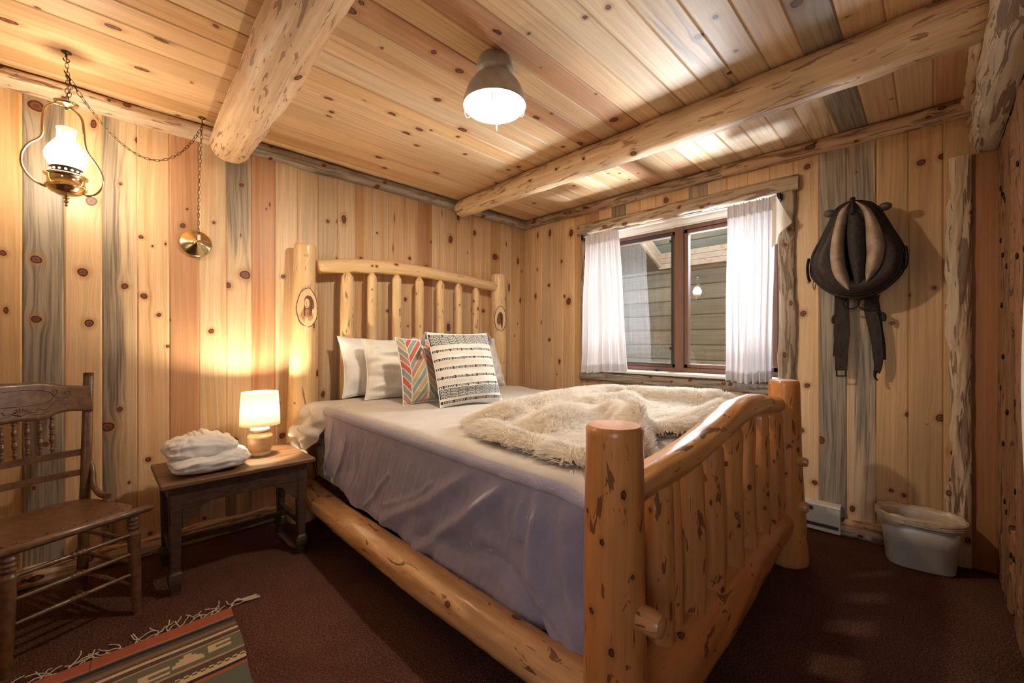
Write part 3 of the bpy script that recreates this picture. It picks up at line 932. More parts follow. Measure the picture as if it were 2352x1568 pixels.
# crown slabs along the ceiling
mb = MB()
slab(mb, (-1.4, DA, 2.385), (.55, DA, 2.39), (0, -1, 0), (0, 0, 1), .09, .075, 73, (.62, .46, .31), .22, (.003, .002), 10, 1.2)
slab(mb, (.552, DA, 2.39), (DB, DA, 2.39), (0, -1, 0), (0, 0, 1), .085, .065, 74, (.40, .35, .28), .50, (.003, .002), 10, 1.2)
tag(mb.build('trim_2', M['log']), kind='structure')
mb = MB()
slab(mb, (DB, 1.06, 2.388), (DB, DA, 2.388), (-1, 0, 0), (0, 0, 1), .085, .055, 75, (.46, .34, .23), .25, (.005, .002), 8, 1.1)
slab(mb, (DB, -.14, 2.384), (DB, 1.058, 2.390), (-1, 0, 0), (0, 0, 1), .092, .060, 76, (.60, .40, .24), .05, (.006, .002), 5, 1.1)
tag(mb.build('trim_3', M['slab']), kind='structure')
# baseboards
mb = MB()
slab(mb, (-1.4, DA, .05), (DB, DA, .05), (0, -1, 0), (0, 0, 1), .10, .045, 77, (.58, .42, .27), .18, (.002, .006), 14, 1.0)
tag(mb.build('baseboard_north', M['slab']), kind='structure')
mb = MB()
slab(mb, (DB, -.06, .05), (DB, .395, .05), (-1, 0, 0), (0, 0, 1), .10, .045, 78, (.60, .42, .25), .0, (.002, .008), 3, 1.0)
slab(mb, (DB, 1.95, .05), (DB, 3.0, .05), (-1, 0, 0), (0, 0, 1), .10, .045, 79, (.58, .42, .27), .0, (.002, .006), 3, 1.0)
tag(mb.build('baseboard_east', M['slab']), kind='structure')

# ceiling beams: peeled logs
mb = MB()
log(mb, [(.56, 2.93, 2.315), (.545, 2.3, 2.325), (.515, 1.5, 2.335), (.49, .6, 2.34), (.48, -2.2, 2.34)], [.098, .106, .108, .112, .12], 5, 44, .014, .05, (.68, .48, .30), 0, 16, (.010, .020), bev=.03)
tag(mb.build('log_beam', M['log']), 'thick peeled log beam with a sawn round end, above the bedside table side of the ceiling', 'beam', 'peeled log ceiling beams')
mb = MB()
log(mb, [(2.315, 2.97, 2.352), (2.29, 2.0, 2.35), (2.27, 1.0, 2.345), (2.255, .2, 2.345), (2.25, -.14, 2.345)], [.075, .085, .09, .093, .095], 8, 44, .014, .04, (.66, .46, .27), 0, 18, (.008, .014), bev=.03)
tag(mb.build('log_beam', M['log']), 'slimmer peeled log beam crossing the ceiling nearer the window', 'beam', 'peeled log ceiling beams')

# ---------------------------------------------------------------- window
mb = MB()
slab(mb, (DB, 2.33, 2.20), (DB, .60, 2.195), (-1, 0, 0), (0, 0, 1), .10, .052, 80, (.42, .31, .21), .28, (.006, .004), 8, .9)
tag(mb.build('trim_4', M['slab']), kind='structure')
mb = MB()
slab(mb, (DB, 2.30, .855), (DB, .64, .85), (-1, 0, 0), (0, 0, 1), .075, .05, 81, (.34, .29, .23), .52, (.007, .004), 8, .9)
tag(mb.build('trim_5', M['slab']), kind='structure')
mb = MB()
slab(mb, (DB, 2.255, .89), (DB, 2.255, 2.15), (-1, 0, 0), (0, 1, 0), .09, .035, 82, (.42, .32, .22), .3, (.004, .004), 4, .8)
tag(mb.build('trim_6', M['slab']), kind='structure')
mb = MB()
slab(mb, (DB, .665, .80), (DB, .665, 2.15), (-1, 0, 0), (0, 1, 0), .095, .04, 83, (.42, .31, .21), .3, (.006, .006), 5, .8)
tag(mb.build('trim_7', M['slab']), kind='structure')
win = thing('window_1', None, None, (DB + .12, (WY0 + WY1) / 2, WZ0), kind='structure')
mb = MB()   # pale liner boards: sill, head, sides
mb.box((DB - .055, WY0, WZ0 - .004), (DB + .20, WY1, WZ0 + .018), bev=.004)
mb.build('sill', M['sill'], win)
mb = MB()
mb.box((DB + .002, WY0, WZ1 + .004), (DB + .20, WY1, WZ1 + .012))
mb.box((DB + .095, WY0, WZ1 - .036), (DB + .20, WY1, WZ1 + .005))
mb.box((DB + .11, WY0, WZ1 - .046), (DB + .20, WY1, WZ1 - .034))
mb.box((DB + .002, WY0 - .003, WZ0), (DB + .20, WY0 + .014, WZ1))
mb.box((DB + .002, WY1 - .014, WZ0), (DB + .20, WY1 + .003, WZ1))
mb.build('jamb_liner', M['sill'], win)
fx0, fx1 = DB + .12, DB + .20
zb, zt = WZ0 + .018, WZ1 - .040
ya, yb, ym = WY0 + .014, WY1 - .014, 1.44
mb = MB()
mb.box((fx0, ya, zb), (fx1, yb, zb + .035), bev=.004)
mb.box((fx0, ya, zt - .035), (fx1, yb, zt), bev=.004)
mb.box((fx0, ya, zb), (fx1, ya + .035, zt), bev=.004)
mb.box((fx0, yb - .035, zb), (fx1, yb, zt), bev=.004)
mb.box((fx0 - .004, ym - .035, zb), (fx1, ym + .035, zt), bev=.004)
mb.build('window_frame', M['vinyl'], win)
GX = fx0 + .045
for s0, s1, nm in ((ya + .035, ym - .035, 0), (ym + .035, yb - .035, 1)):
    mb = MB()
    t_ = .032
    a, b, z0, z1 = s0, s1, zb + .035, zt - .035
    for lo, hi in (((a, z0), (b, z0 + t_)), ((a, z1 - t_), (b, z1)), ((a, z0), (a + t_, z1)), ((b - t_, z0), (b, z1))):
        mb.box((fx0 + .012, lo[0], lo[1]), (fx1 - .012, hi[0], hi[1]), bev=.005)
    sash = mb.build('sash', M['vinyl'], win)
    mb = MB()
    mb.add([(GX, a + t_, z0 + t_), (GX, b - t_, z0 + t_), (GX, b - t_, z1 - t_), (GX, a + t_, z1 - t_), (GX + .005, a + t_, z0 + t_), (GX + .005, b - t_, z0 + t_), (GX + .005, b - t_, z1 - t_), (GX + .005, a + t_, z1 - t_)],
           [(0, 1, 2, 3)], False)
    mb.build('pane', glass_thin('window_glass', (.97, .975, .95), 1.4), sash)
    if nm == 1:      # insect screen frame on the left-hand sash
        mb = MB()
        e = .014
        for lo, hi in (((a + t_ - e, z0 + t_ - e), (b - t_ + e, z0 + t_)), ((a + t_ - e, z1 - t_), (b - t_ + e, z1 - t_ + 2.0 * e)), ((a + t_ - e, z0 + t_), (a + t_, z1 - t_)), ((b - t_, z0 + t_), (b - t_ + e, z1 - t_))):
            mb.box((fx0 + .002, lo[0], lo[1]), (fx0 + .012, hi[0], hi[1]))
        for z in (zb + .18, zt - .12): mb.box((fx0 - .002, a + t_ - .006, z), (fx0 + .012, a + t_ + .012, z + .022))
        sc_o = mb.build('screen_frame', M['black_frame'], sash)
mb = MB()
mb.lathe([(0, .0), (.016, .0), (.016, .012), (.009, .018), (0, .018)], (fx0 - .03, 1.62, zb), seg=12)
mb.box((fx0 - .05, 1.56, zb + .012), (fx0 - .03, 1.62, zb + .02), bev=.003)
mb.build('crank', M['black_frame'], win)

# porch outside the window: boarded wall, sloping roof with a skylight, floor
PX = 5.25
mb = MB()
for i in range(16):
    z = .02 + i * .185
    w_ = .180
    rng = np.random.RandomState(200 + i)
    slab(mb, (PX, -1.6, z + .09), (PX, 4.4, z + .09), (-1, 0, 0), (0, 0, 1), w_, .03, 300 + i, np.array((.24, .20, .11)) * rng.uniform(.85, 1.1), .05, (0, 0), 10, .25, .08)
mb2 = mb
tag(mb2.build('wall_porch', M['board']), kind='structure')
mb = MB()
mb.box((PX, -1.7, -.1), (PX + .1, 4.5, 3.2))
mb.box((3.42, -1.7, -.1), (PX, -1.6, 3.2))
mb.box((3.42, 4.4, -.1), (PX, 4.5, 3.2))
plain(mb, (.24, .2, .12), 0, 8)
tag(mb.build('wall_porch', M['board']), kind='structure')
mb = MB()
mb.box((3.42, -1.7, -.12), (PX, 4.5, 0))
tag(mb.build('floor_porch', simple('porch_floor', (.42, .33, .22), .7)), kind='structure')
# sloping ceiling: low at the far wall, rising toward the bedroom wall; skylight opening in it
zl, zh = 2.08, 2.95      # heights at x = PX and x = 3.42


def slope(x): return zl + (PX - x) / (PX - 3.42) * (zh - zl)


SK = (4.05, 5.17, .35, 2.48)     # x0, x1, y0, y1 of the skylight
mb = MB()
for (xa, xb, y0_, y1_) in ((3.42, SK[0], -1.7, 4.5), (SK[1], PX, -1.7, 4.5), (SK[0], SK[1], -1.7, SK[2]), (SK[0], SK[1], SK[3], 4.5)):
    V = [(xa, y0_, slope(xa)), (xb, y0_, slope(xb)), (xb, y1_, slope(xb)), (xa, y1_, slope(xa))]
    V += [(x, y, z + .08) for x, y, z in V]
    mb.add(V, [(0, 3, 2, 1), (4, 5, 6, 7), (0, 1, 5, 4), (1, 2, 6, 5), (2, 3, 7, 6), (3, 0, 4, 7)][:6], False)
plain(mb, (.22, .19, .125), 0, 9, 0)
tag(mb.build('ceiling_porch', M['board']), kind='structure')
mb = MB()
hgt = .20
cs = [(SK[0], SK[2]), (SK[1], SK[2]), (SK[1], SK[3]), (SK[0], SK[3])]
for i in range(4):
    (xa, y_a), (xb, y_b) = cs[i], cs[(i + 1) % 4]
    for k in range(3):
        z0_, z1_ = k * hgt / 3 + .001 - .02, (k + 1) * hgt / 3 - .003 - .02
        V = [(xa, y_a, slope(xa) + z0_), (xb, y_b, slope(xb) + z0_), (xb, y_b, slope(xb) + z1_), (xa, y_a, slope(xa) + z1_)]
        nx, ny = (y_b - y_a), -(xb - xa)
        l_ = math.hypot(nx, ny); nx, ny = -nx / l_ * .03, -ny / l_ * .03
        V += [(x + nx, y + ny, z) for x, y, z in V]
        mb.add(V, [(0, 1, 2, 3), (7, 6, 5, 4), (0, 4, 5, 1), (3, 2, 6, 7), (0, 3, 7, 4), (1, 5, 6, 2)], False)
plain(mb, (.62, .46, .28), 0, 10, 0)
tag(mb.build('window_2', M['board']), kind='structure')
mb = MB()
mb.add([(SK[0] - .05, SK[2] - .05, slope(SK[0]) + hgt + .01), (SK[1] + .05, SK[2] - .05, slope(SK[1]) + hgt + .01), (SK[1] + .05, SK[3] + .05, slope(SK[1]) + hgt + .01), (SK[0] - .05, SK[3] + .05, slope(SK[0]) + hgt + .01)], [(0, 1, 2, 3)], False)
tag(mb.build('window_3', glass_thin('skylight_glass', (.95, .97, .95), .5)), kind='structure')
# a tree seen through the skylight
tr = thing('tree', 'leafy tree outside, seen pale through the porch skylight', 'tree', (9.2, 2.6, 0))
mb = MB()
mb.tube(spline([(9.2, 2.6, 0), (9.25, 2.7, 2.5), (9.1, 2.6, 5.5), (9.2, 2.8, 8)], 20), np.linspace(.22, .05, 20), 10)
for k in range(9):
    a = k * 2.4; z = 3.2 + k * .5
    mb.tube(spline([(9.2, 2.65, z), (9.2 + .8 * math.cos(a), 2.65 + .8 * math.sin(a), z + .4), (9.2 + 1.6 * math.cos(a), 2.65 + 1.6 * math.sin(a), z + .9)], 8), np.linspace(.06, .015, 8), 6)
mb.build('trunk', simple('bark', (.12, .08, .05), .9, bump=.5), tr)
mb = MB()
rng = np.random.RandomState(3)
n = 2600
c = rng.normal(size=(n, 3)); c /= np.linalg.norm(c, axis=1)[:, None]
c = c * (rng.uniform(.55, 1, n) ** .5)[:, None] * np.array([2.4, 2.6, 2.6]) + np.array([9.2, 2.7, 5.6])
ax = rng.normal(size=(n, 3)); ax /= np.linalg.norm(ax, axis=1)[:, None]
bx = np.cross(ax, rng.normal(size=(n, 3))); bx /= np.linalg.norm(bx, axis=1)[:, None]
s_ = rng.uniform(.05, .11, n)[:, None]
V = np.stack([c - ax * s_, c + bx * s_ * .5, c + ax * s_, c - bx * s_ * .5], 1).reshape(-1, 3)
mb.add(V, np.arange(4 * n).reshape(n, 4).tolist(), False)
mb.build('crown', simple('leaves', (.20, .26, .07), .6, col2=(.32, .36, .12)), tr)


# ---------------------------------------------------------------- curtains
def curtain(name, label, loc_y, y0, y1, yb0, yb1, zt_, zb_, seed, folds, x=DB - .075, side=0):
    rng = np.random.RandomState(seed)
    c = thing(name, label, 'curtain', (x, (y0 + y1) / 2, zb_), 'sheer white curtains at the window')
    nu, nv = 150, 110
    u = np.linspace(0, 1, nu); v = np.linspace(0, 1, nv)     # u across, v from the top down
    U, Vv = np.meshgrid(u, v, indexing='ij')
    ytop = y0 + (y1 - y0) * u; ybot = yb0 + (yb1 - yb0) * u
    k = smooth(0, 1, Vv) if side else Vv
    Y_ = ytop[:, None] * (1 - k) + ybot[:, None] * k
    amp = .010 + .024 * np.sqrt(Vv)
    ph = rng.uniform(0, 6)
    wv = np.sin(U * folds * 2 * PI + ph + .8 * np.sin(U * 7 + ph)) + .35 * np.sin(U * folds * 4.3 * PI + 2 * ph)
    g = np.sin(U * folds * 7 * PI + 1) * .004 * np.exp(-Vv * 9)
    X_ = x - amp * wv * .8 + g + .006 * np.sin(Vv * 9 + U * 5)
    ztop = zt_ + .004 * np.sin(U * folds * 6 * PI)
    zbt = zb_ + .012 * np.sin(U * 5 + seed) - .006 * wv
    Z_ = ztop * (1 - Vv) + zbt * Vv
    G = np.stack([X_, Y_ + .006 * np.cos(U * folds * 2 * PI + ph) * Vv, Z_], -1)
    mb = MB(); mb.grid(G)
    mb.build('panel', M['sheer'], c)
    # doubled rod sleeve and hem
    mb = MB()
    a = G[:, :9].copy(); a[..., 0] -= .004
    mb.grid(a); mb.build('rod_sleeve', M['sheer'], c)
    mb = MB()
    a = G[:, -7:].copy(); a[..., 0] -= .004
    mb.grid(a); mb.build('hem', M['sheer'], c)
    # embroidered chain stitch bands
    mb = MB()
    for uu in (.56, .72, .86):
        i = int(uu * nu)
        line = G[i, 8:-6] + np.array([-.0035, 0, 0])
        nn = len(line) * 3
        L = spline(line, nn); w = .0045 * np.sin(np.arange(nn) * .75)
        for sgn in (1, -1):
            Q = L.copy(); Q[:, 1] += w * sgn
            mb.tube(Q, .0009, 4)
    mb.build('embroidery', M['sheer'], c)
    return c, G


curtain('curtain', 'white sheer curtain at the corner-side end of the window, flaring toward its hem', 2.05, 2.215, 1.875, 2.255, 1.80, 2.125, .905, 4, 6)
cR, GR = curtain('curtain', 'wider white sheer curtain at the harness side of the window, its top corner folded outward', .85, 1.012, .715, 1.015, .735, 2.118, .90, 9, 7)
# folded-out corner of the right curtain
mb = MB()
x = DB - .088
pts = np.array([(x, .716, 2.125), (x - .005, .618, 1.905), (x - .004, .712, 1.845), (x - .004, .722, 1.80)])
u, v = np.meshgrid(np.linspace(0, 1, 24), np.linspace(0, 1, 24), indexing='ij')
A0 = np.array((x, .735, 2.12)); A1 = np.array((x, .738, 1.78)); B0 = np.array((x - .006, .712, 2.122)); B1 = np.array((x - .012, .622, 1.925)); B2 = np.array((x - .008, .705, 1.79))
edge = spline([B0, (x - .01, .672, 2.03), B1], 24)
low = spline([B1, (x - .01, .655, 1.895), (x - .008, .695, 1.86), B2], 24)
# fan from the curtain's edge line to the outer corner
G = np.zeros((24, 24, 3))
left = spline([A0, A1], 24)
out = np.vstack([spline(np.vstack([edge[::3], low[::3]]), 24)])
for i in range(24):
    G[i] = left[i] * (1 - u[:, 0][:, None]) + out[i] * u[:, 0][:, None]
G[..., 0] += -.006 * np.sin(u.T * 3.1)
mb.grid(G)
mb.build('folded_corner', sheer('folded_sheer', (.80, .70, .58), .25, see=.03), cR)
rod = thing('curtain_rod', 'thin ivory curtain rod with dark brackets under the window head slab', 'curtain rod', (DB - .07, 1.46, 2.11))
mb = MB(); mb.tube([(DB - .073, .70, 2.112), (DB - .073, 2.235, 2.118)], .0045, 10)
mb.build('rod', M['ivory'], rod)
for y in (.70, 2.245):
    mb = MB(); mb.box((DB - .085, y - .012, 2.09), (DB - .030, y + .012, 2.135), bev=.004)
    mb.build('bracket', M['iron'], rod)

# ---------------------------------------------------------------- log bed
BL = (.76, .52, .27); BF = (.60, .24, .065)
M['headlog'] = pine('pale_bed_log', fine=55, along=2.0, scars=.55, rough=.42, coat=.2, bump=.35, contrast=.7, scar_col=(.22, .09, .04), scar_scale=(30, 30, 7.0))
bed = thing('log_bed', 'peeled-log bed with spindled headboard and varnished S-curved footboard', 'bed', (1.8, 1.75, 0))
HP = ((.985, 2.935), (2.735, 2.935))
mb = MB(); log(mb, [(HP[0][0] - .015, HP[0][1], 0), (HP[0][0] - .02, HP[0][1], .6), (HP[0][0] - .012, HP[0][1], 1.2), (HP[0][0] + .002, HP[0][1], 1.815)], [.093, .088, .076, .066], 11, 44, .012, .035, BL, 0, 7, (.006, .012))
p1 = mb.build('head_post', M['headlog'], bed)
mb = MB(); log(mb, [(HP[1][0], HP[1][1], 0), (HP[1][0], HP[1][1], .9), (HP[1][0] + .005, HP[1][1], 1.81)], [.088, .08, .068], 12, 44, .012, .035, BL, 0, 7, (.006, .012))
p2 = mb.build('head_post', M['headlog'], bed)
RY = 2.925
mb = MB(); log(mb, [(1.055, RY - .01, 1.672), (1.35, RY, 1.715), (1.75, RY, 1.738), (2.2, RY, 1.722), (2.68, RY, 1.688)], [.047, .052, .05, .046, .043], 13, 36, .012, .03, BL, 0, 7, (.005, .010), bev=.018)
mb.build('head_rail', M['headlog'], bed)
for i, x in enumerate((1.265, 1.450, 1.655, 1.855, 2.060, 2.250, 2.448)):
    zt_ = 1.665 + .05 * (1 - ((x - 1.8) / .8) ** 2) - .012
    r = (.046, .037, .038, .038, .038, .036, .035)[i]
    mb = MB(); log(mb, [(x - .005, RY, .36), (x - .004, RY, 1.0), (x, RY, zt_ - .02)], [r * 1.05, r, r * .97], 20 + i, 28, .012, .03, BL, 0, 4, (.004, .008), taper=(0, .45), bev=.03)
    mb.build('head_spindle', M['headlog'], bed)
mb = MB(); log(mb, [(1.05, 2.93, .36), (2.67, 2.93, .36)], .06, 31, 28, .02, .03, BL, 0, 3)
mb.build('lower_head_rail', M['headlog'], bed)
FP = ((.95, .58), (2.605, .555))
mb = MB(); log(mb, [(FP[0][0] + .004, FP[0][1] + .0, 0), (FP[0][0] + .003, FP[0][1], .35), (FP[0][0], FP[0][1], .7), (FP[0][0], FP[0][1], .955)], [.084, .081, .075, .0735], 14, 64, .010, .022, BF, 0, 0, (.004, .008), bev=.006,
                knot_list=[(1.2, .60, .008, 1.0), (2.6, .74, .006, 1.3), (3.3, .68, .006, 1.6), (4.0, .80, .007, 1.8), (2.9, .5, .008, 1), (3.6, .42, .007, 1.6), (2.2, .83, .006, 1.5), (4.3, .60, .006, 1.2), (3.9, .30, .008, 1.5), (3.0, .25, .008, 1.3)], facet=.02)
mb.build('foot_post', M['bedlog'], bed)
mb = MB(); log(mb, [(FP[1][0] + .012, FP[1][1] - .01, 0), (FP[1][0] + .008, FP[1][1], .4), (FP[1][0] - .005, FP[1][1], .965)], [.098, .088, .070], 15, 56, .012, .03, BF, 0, 4, (.005, .009), bev=.006, facet=.025)
mb.build('foot_post', M['bedlog'], bed)
FY = .575
mb = MB(); log(mb, [(1.0, FY, .765), (1.13, FY, .780), (1.32, FY - .01, .802), (1.5, FY - .012, .828), (1.68, FY - .005, .850), (1.85, FY, .872), (2.05, FY, .882), (2.25, FY, .872), (2.42, FY, .848), (2.57, FY, .838)],
                [.043, .046, .050, .052, .055, .056, .052, .048, .044, .042], 16, 48, .010, .035, (.62, .29, .09), 0, 6, (.004, .008), facet=.04)
mb.build('foot_rail', M['bedlog'], bed)
mb = MB(); log(mb, [(.99, FY - .005, .195), (1.5, FY - .008, .190), (2.0, FY, .20), (2.56, FY, .215)], [.098, .096, .09, .08], 17, 48, .012, .03, BF, 0, 9, (.006, .012), facet=.05)
mb.build('lower_foot_rail', M['bedlog'], bed)
for i, (x, r) in enumerate(((1.195, .040), (1.268, .030), (1.41, .045), (1.60, .050), (1.815, .050), (2.015, .044), (2.215, .044), (2.40, .040), (2.51, .032))):
    zt_ = float(np.interp(x, [1.0, 1.3, 1.5, 1.7, 1.85, 2.05, 2.25, 2.5], [.765, .80, .828, .85, .872, .882, .872, .84])) - .02
    mb = MB(); log(mb, [(x + .004, FY - .004, .235), (x, FY - .008 * math.sin(i), .5), (x - .003, FY, zt_)], [r, r * 1.06, r * .98], 40 + i, 32, .010, .05, BF, 0, 6, (.004, .009), taper=(.3, .35), bev=.02, facet=.06)
    mb.build('foot_spindle', M['bedlog'], bed)
# side rails
mb = MB(); log(mb, [(.955, 2.88, .225), (.93, 2.3, .228), (.918, 1.7, .235), (.92, 1.1, .236), (.935, .62, .235)], [.072, .069, .072, .069, .066], 18, 52, .010, .03, (.66, .38, .155), 0, 14, (.006, .012), facet=.03)
mb.build('side_rail', M['bedlog'], bed)
mb = MB(); log(mb, [(2.70, 2.88, .225), (2.66, 1.7, .235), (2.61, .62, .235)], [.07, .07, .066], 19, 36, .014, .03, (.66, .38, .155), 0, 8, (.006, .012))
mb.build('side_rail', M['bedlog'], bed)
# tenon ends showing on the outer face of the foot posts
for x, y, z, r, l in ((.957, .515, .488, .031, .062), (.957, .515, .30, .03, .055), (2.575, .50, .552, .024, .055), (2.585, .50, .318, .029, .055)):
    mb = MB(); log(mb, [(x, y + .03, z), (x - .002, y - l, z)], r, int(z * 1000), 28, .006, .03, (.60, .29, .10), 0, 0, bev=.01, taper=(0, .1))
    mb.build('peg', M['bedlog'], bed)
# bark-edged picture medallions on the head posts
M['burn'] = simple('burnt_line', (.055, .025, .014), .7)
M['burn_mid'] = simple('burnt_shade', (.20, .09, .04), .7)
M['tan_stain'] = simple('tan_stain', (.50, .25, .11), .6)
M['cut_face'] = simple('pale_cut_face', (.72, .50, .27), .5)


def medallion(px, pz, dirv, w, h, kind, parent, off):
    """oval cut face lying on the log, facing dirv (horizontal)"""
    n = np.array(dirv, float); n /= np.linalg.norm(n)
    s = np.cross((0, 0, 1), n)
    c0_ = np.array([px, 0, pz], float); c0_[1] = off
    O = np.array([px, off, pz])

    def pt(a, b, d): return O + s * a * w + np.array([0, 0, 1.0]) * b * h + n * d
    th = np.linspace(0, 2 * PI, 48, endpoint=False)
    rr = 1 + .03 * np.sin(3 * th + 1) + .02 * np.sin(7 * th)
    ring = [(math.sin(t) * r_, math.cos(t) * r_ * (1 - .0 * math.cos(t))) for t, r_ in zip(th, rr)]
    mb = MB()
    V = [pt(a, b, .001) for a, b in ring] + [pt(a * .98, b * .98, -.03) for a, b in ring]
    F = [tuple(range(48))] + [(i, i + 48, (i + 1) % 48 + 48, (i + 1) % 48) for i in range(48)]
    mb.add(V, F, False)
    md = mb.build('medallion', M['cut_face'], parent)
    mb = MB()
    L = np.array([pt(a, b, .0015) for a, b in ring]); L = np.vstack([L, L[:1]])
    mb.tube(L, .0016 + .0008 * np.abs(np.sin(np.arange(49) * 1.7)), 6)
    mb.build('bark_outline', M['burn'], md)

    def poly(pts, d, mat, name):
        mb = MB()
        V = [pt(a, b, d) for a, b in pts]; k = len(V)
        mb.add(V + [pt(a, b, 0) for a, b in pts], [tuple(range(k))] + [(i, i + k, (i + 1) % k + k, (i + 1) % k) for i in range(k)], False)
        mb.build(name, mat, md)

    def lines(ls, name, r=.0007, d=.0032, mat='burn'):
        mb = MB()
        for l in ls:
            mb.tube(np.array([pt(a, b, d) for a, b in l]), r, 5)
        mb.build(name, M[mat], md)
    if kind == 0:      # long-haired figure in a fringed shirt
        poly([(-.35, -.05), (-.65, -.30), (-.72, -.45), (-.55, -.5), (-.5, -.62), (-.38, -.6), (-.32, -.78), (-.15, -.68), (.0, -.62), (.1, -.72), (.2, -.62), (.3, -.72), (.42, -.6), (.6, -.55), (.55, -.3), (.35, -.05)], .0012, M['tan_stain'], 'shirt')
        poly([(-.2, .55), (.05, .66), (.4, .6), (.62, .38), (.68, .1), (.6, -.08), (.5, -.05), (.4, -.42), (.22, -.45), (.15, -.05), (-.2, -.05), (-.16, -.42), (-.32, -.42), (-.35, -.05), (-.28, .1), (-.3, .35)], .0018, M['burn_mid'], 'hair')
        a = np.linspace(0, 2 * PI, 20, endpoint=False)
        poly([(-.02 + .24 * math.sin(t), .24 + .25 * math.cos(t)) for t in a], .0025, M['cut_face'], 'face')
        ls = [[(-.16, .32), (-.06, .33)], [(.05, .33), (.16, .31)], [(-.04, .28), (-.08, .17), (-.01, .15)], [(-.14, .05), (-.02, .09), (.1, .05)], [(-.12, -.02), (.08, -.03)], [(-.2, -.08), (-.02, -.15), (.2, -.08)],
              [(-.2, .5), (.1, .6), (.4, .5), (.6, .2)], [(-.1, .5), (.2, .5), (.4, .3), (.5, .0)], [(.3, .3), (.32, .0), (.25, -.3)], [(.42, .2), (.4, -.1), (.34, -.4)], [(-.28, .1), (-.25, -.15), (-.22, -.4)], [(0, -.2), (0, -.4)], [(.1, -.2), (.12, -.45)], [(-.6, -.35), (-.4, -.3)], [(-.5, -.55), (-.3, -.45)]]
        lines(ls, 'burnt_drawing')
    else:              # feathered headdress
        pl = []
        for k in range(11):
            a = -1.9 + k * .33
            pl.append([(.25 * math.cos(a) * .2, .05), (-.55 * math.cos(a) * .9, .55 * -math.sin(a) + 0.0)])
        poly([(.1, .55), (-.2, .5), (-.45, .3), (-.6, 0), (-.6, -.3), (-.5, -.5), (-.4, -.35), (-.35, -.6), (-.22, -.4), (-.12, -.62), (0, -.4), (.2, -.7), (.35, -.85), (.4, -.5), (.5, 0), (.45, .35)], .0012, M['burn_mid'], 'feathers')
        lines([[(.3, .1), (-.5 + .09 * k, .28 - .11 * k * (1 + .02 * k))] for k in range(9)] + [[(.3, .1), (-.3 + .1 * k, .5)] for k in range(6)], 'burnt_drawing')
    return md


medallion(HP[0][0] - .012, 1.388, (-.15, -1, 0), .062, .125, 0, p1, HP[0][1] - .0745)
medallion(HP[1][0] - .035, 1.385, (-.55, -1, 0), .056, .115, 1, p2, HP[1][1] - .070)

# ---------------------------------------------------------------- mattress, box spring, bedding
def rounded_slab(mb, lo, hi, r, n=40, m=44, amp=.004, seed=1):
    """soft box: superellipsoid-like grid"""
    lo = np.array(lo, float); hi = np.array(hi, float); c = (lo + hi) / 2; h = (hi - lo) / 2
    rng = np.random.RandomState(seed)
    per = 160
    # perimeter of rounded rectangle
    t = np.linspace(0, 1, per, endpoint=False)
    w, d = h[0], h[1]
    P = []
    corners = [(w - r, d - r, 0), (-(w - r), d - r, PI / 2), (-(w - r), -(d - r), PI), (w - r, -(d - r), 1.5 * PI)]
    for cx_, cy_, a in corners:
        for k in range(per // 4):
            q = a + k / (per / 4 - 1) * PI / 2
            P.append((cx_ + r * math.cos(q), cy_ + r * math.sin(q)))
    P = np.array(P)
    rows = []
    for k in np.linspace(-PI / 2, PI / 2, 13):
        ins = r * .6 * (1 - math.cos(k)); z = h[2] - r * .6 + r * .6 * abs(math.sin(k)) if True else 0
        z = math.copysign(h[2] - r * .6 * (1 - abs(math.sin(k))), k) if abs(k) > 1e-6 else 0
        sc_ = np.array([(w - ins) / w, (d - ins) / d])
        rows.append(np.concatenate([P * sc_, np.full((len(P), 1), z)], 1))
    G = np.array(rows)
    G += sines(rng, 6, 9, G[..., 0], G[..., 1], G[..., 2])[..., None] * amp * np.sign(G)
    top = [G[-1] * np.array([q, q, 1]) for q in (.9, .6, .3, .02)]
    bot = [G[0] * np.array([q, q, 1]) for q in (.02, .5)]
    G = np.concatenate([np.array(bot), G, np.array(top)])
    mb.grid(G + c, closed_v=True, flip=True)
    return mb


mb = MB(); rounded_slab(mb, (1.014, .72, .30), (2.60, 2.84, .50), .04, seed=3)
bs = tag(mb.build('box_spring', M['quilt']), 'cream quilted box spring showing under the lavender-grey side of the bedding', 'box spring')
mb = MB()
for k in range(22):      # quilting ridges on the visible side
    y = .9 + k * .09
    for sg in (1, -1):
        mb.tube(spline([(1.0125, y, .315), (1.011, y + sg * .06, .40), (1.0125, y + sg * .12, .485)], 8), .0022, 5)
q = mb.build('quilt_stitching', M['quilt'], None); q.parent = bs; q.location = q.location - bs.location
mb = MB()
for y in (.95, 1.35, 1.75, 2.15, 2.55):
    mb.box((1.02, y - .04, .285), (2.60, y + .04, .302))
mb.build('slat', M['dark_wood'], bed)
mb = MB(); rounded_slab(mb, (1.014, .70, .505), (2.60, 2.85, .745), .05, seed=4)
tag(mb.build('mattress', M['cotton']), 'mattress under the beige coverlet, swelling white at the head end', 'mattress')


def bed_section(y, xl, zb_l, xr, zb_r, ztop, r, n_side=26, n_arc=9, n_top=70, off=0.0):
    L = []
    for z in np.linspace(zb_l, ztop - r, n_side): L.append((xl - off, z, 0))
    for a in np.linspace(0, PI / 2, n_arc)[1:]: L.append((xl + r - (r + off) * math.cos(a), ztop - r + (r + off) * math.sin(a), 0))
    for x in np.linspace(xl + r, xr - r, n_top)[1:]: L.append((x, ztop + off, 0))
    for a in np.linspace(PI / 2, 0, n_arc)[1:]: L.append((xr - r + (r + off) * math.cos(a), ztop - r + (r + off) * math.sin(a), 0))
    for z in np.linspace(ztop - r, zb_r, 12)[1:]: L.append((xr + off, z, 0))
    return np.array(L)[:, :2]


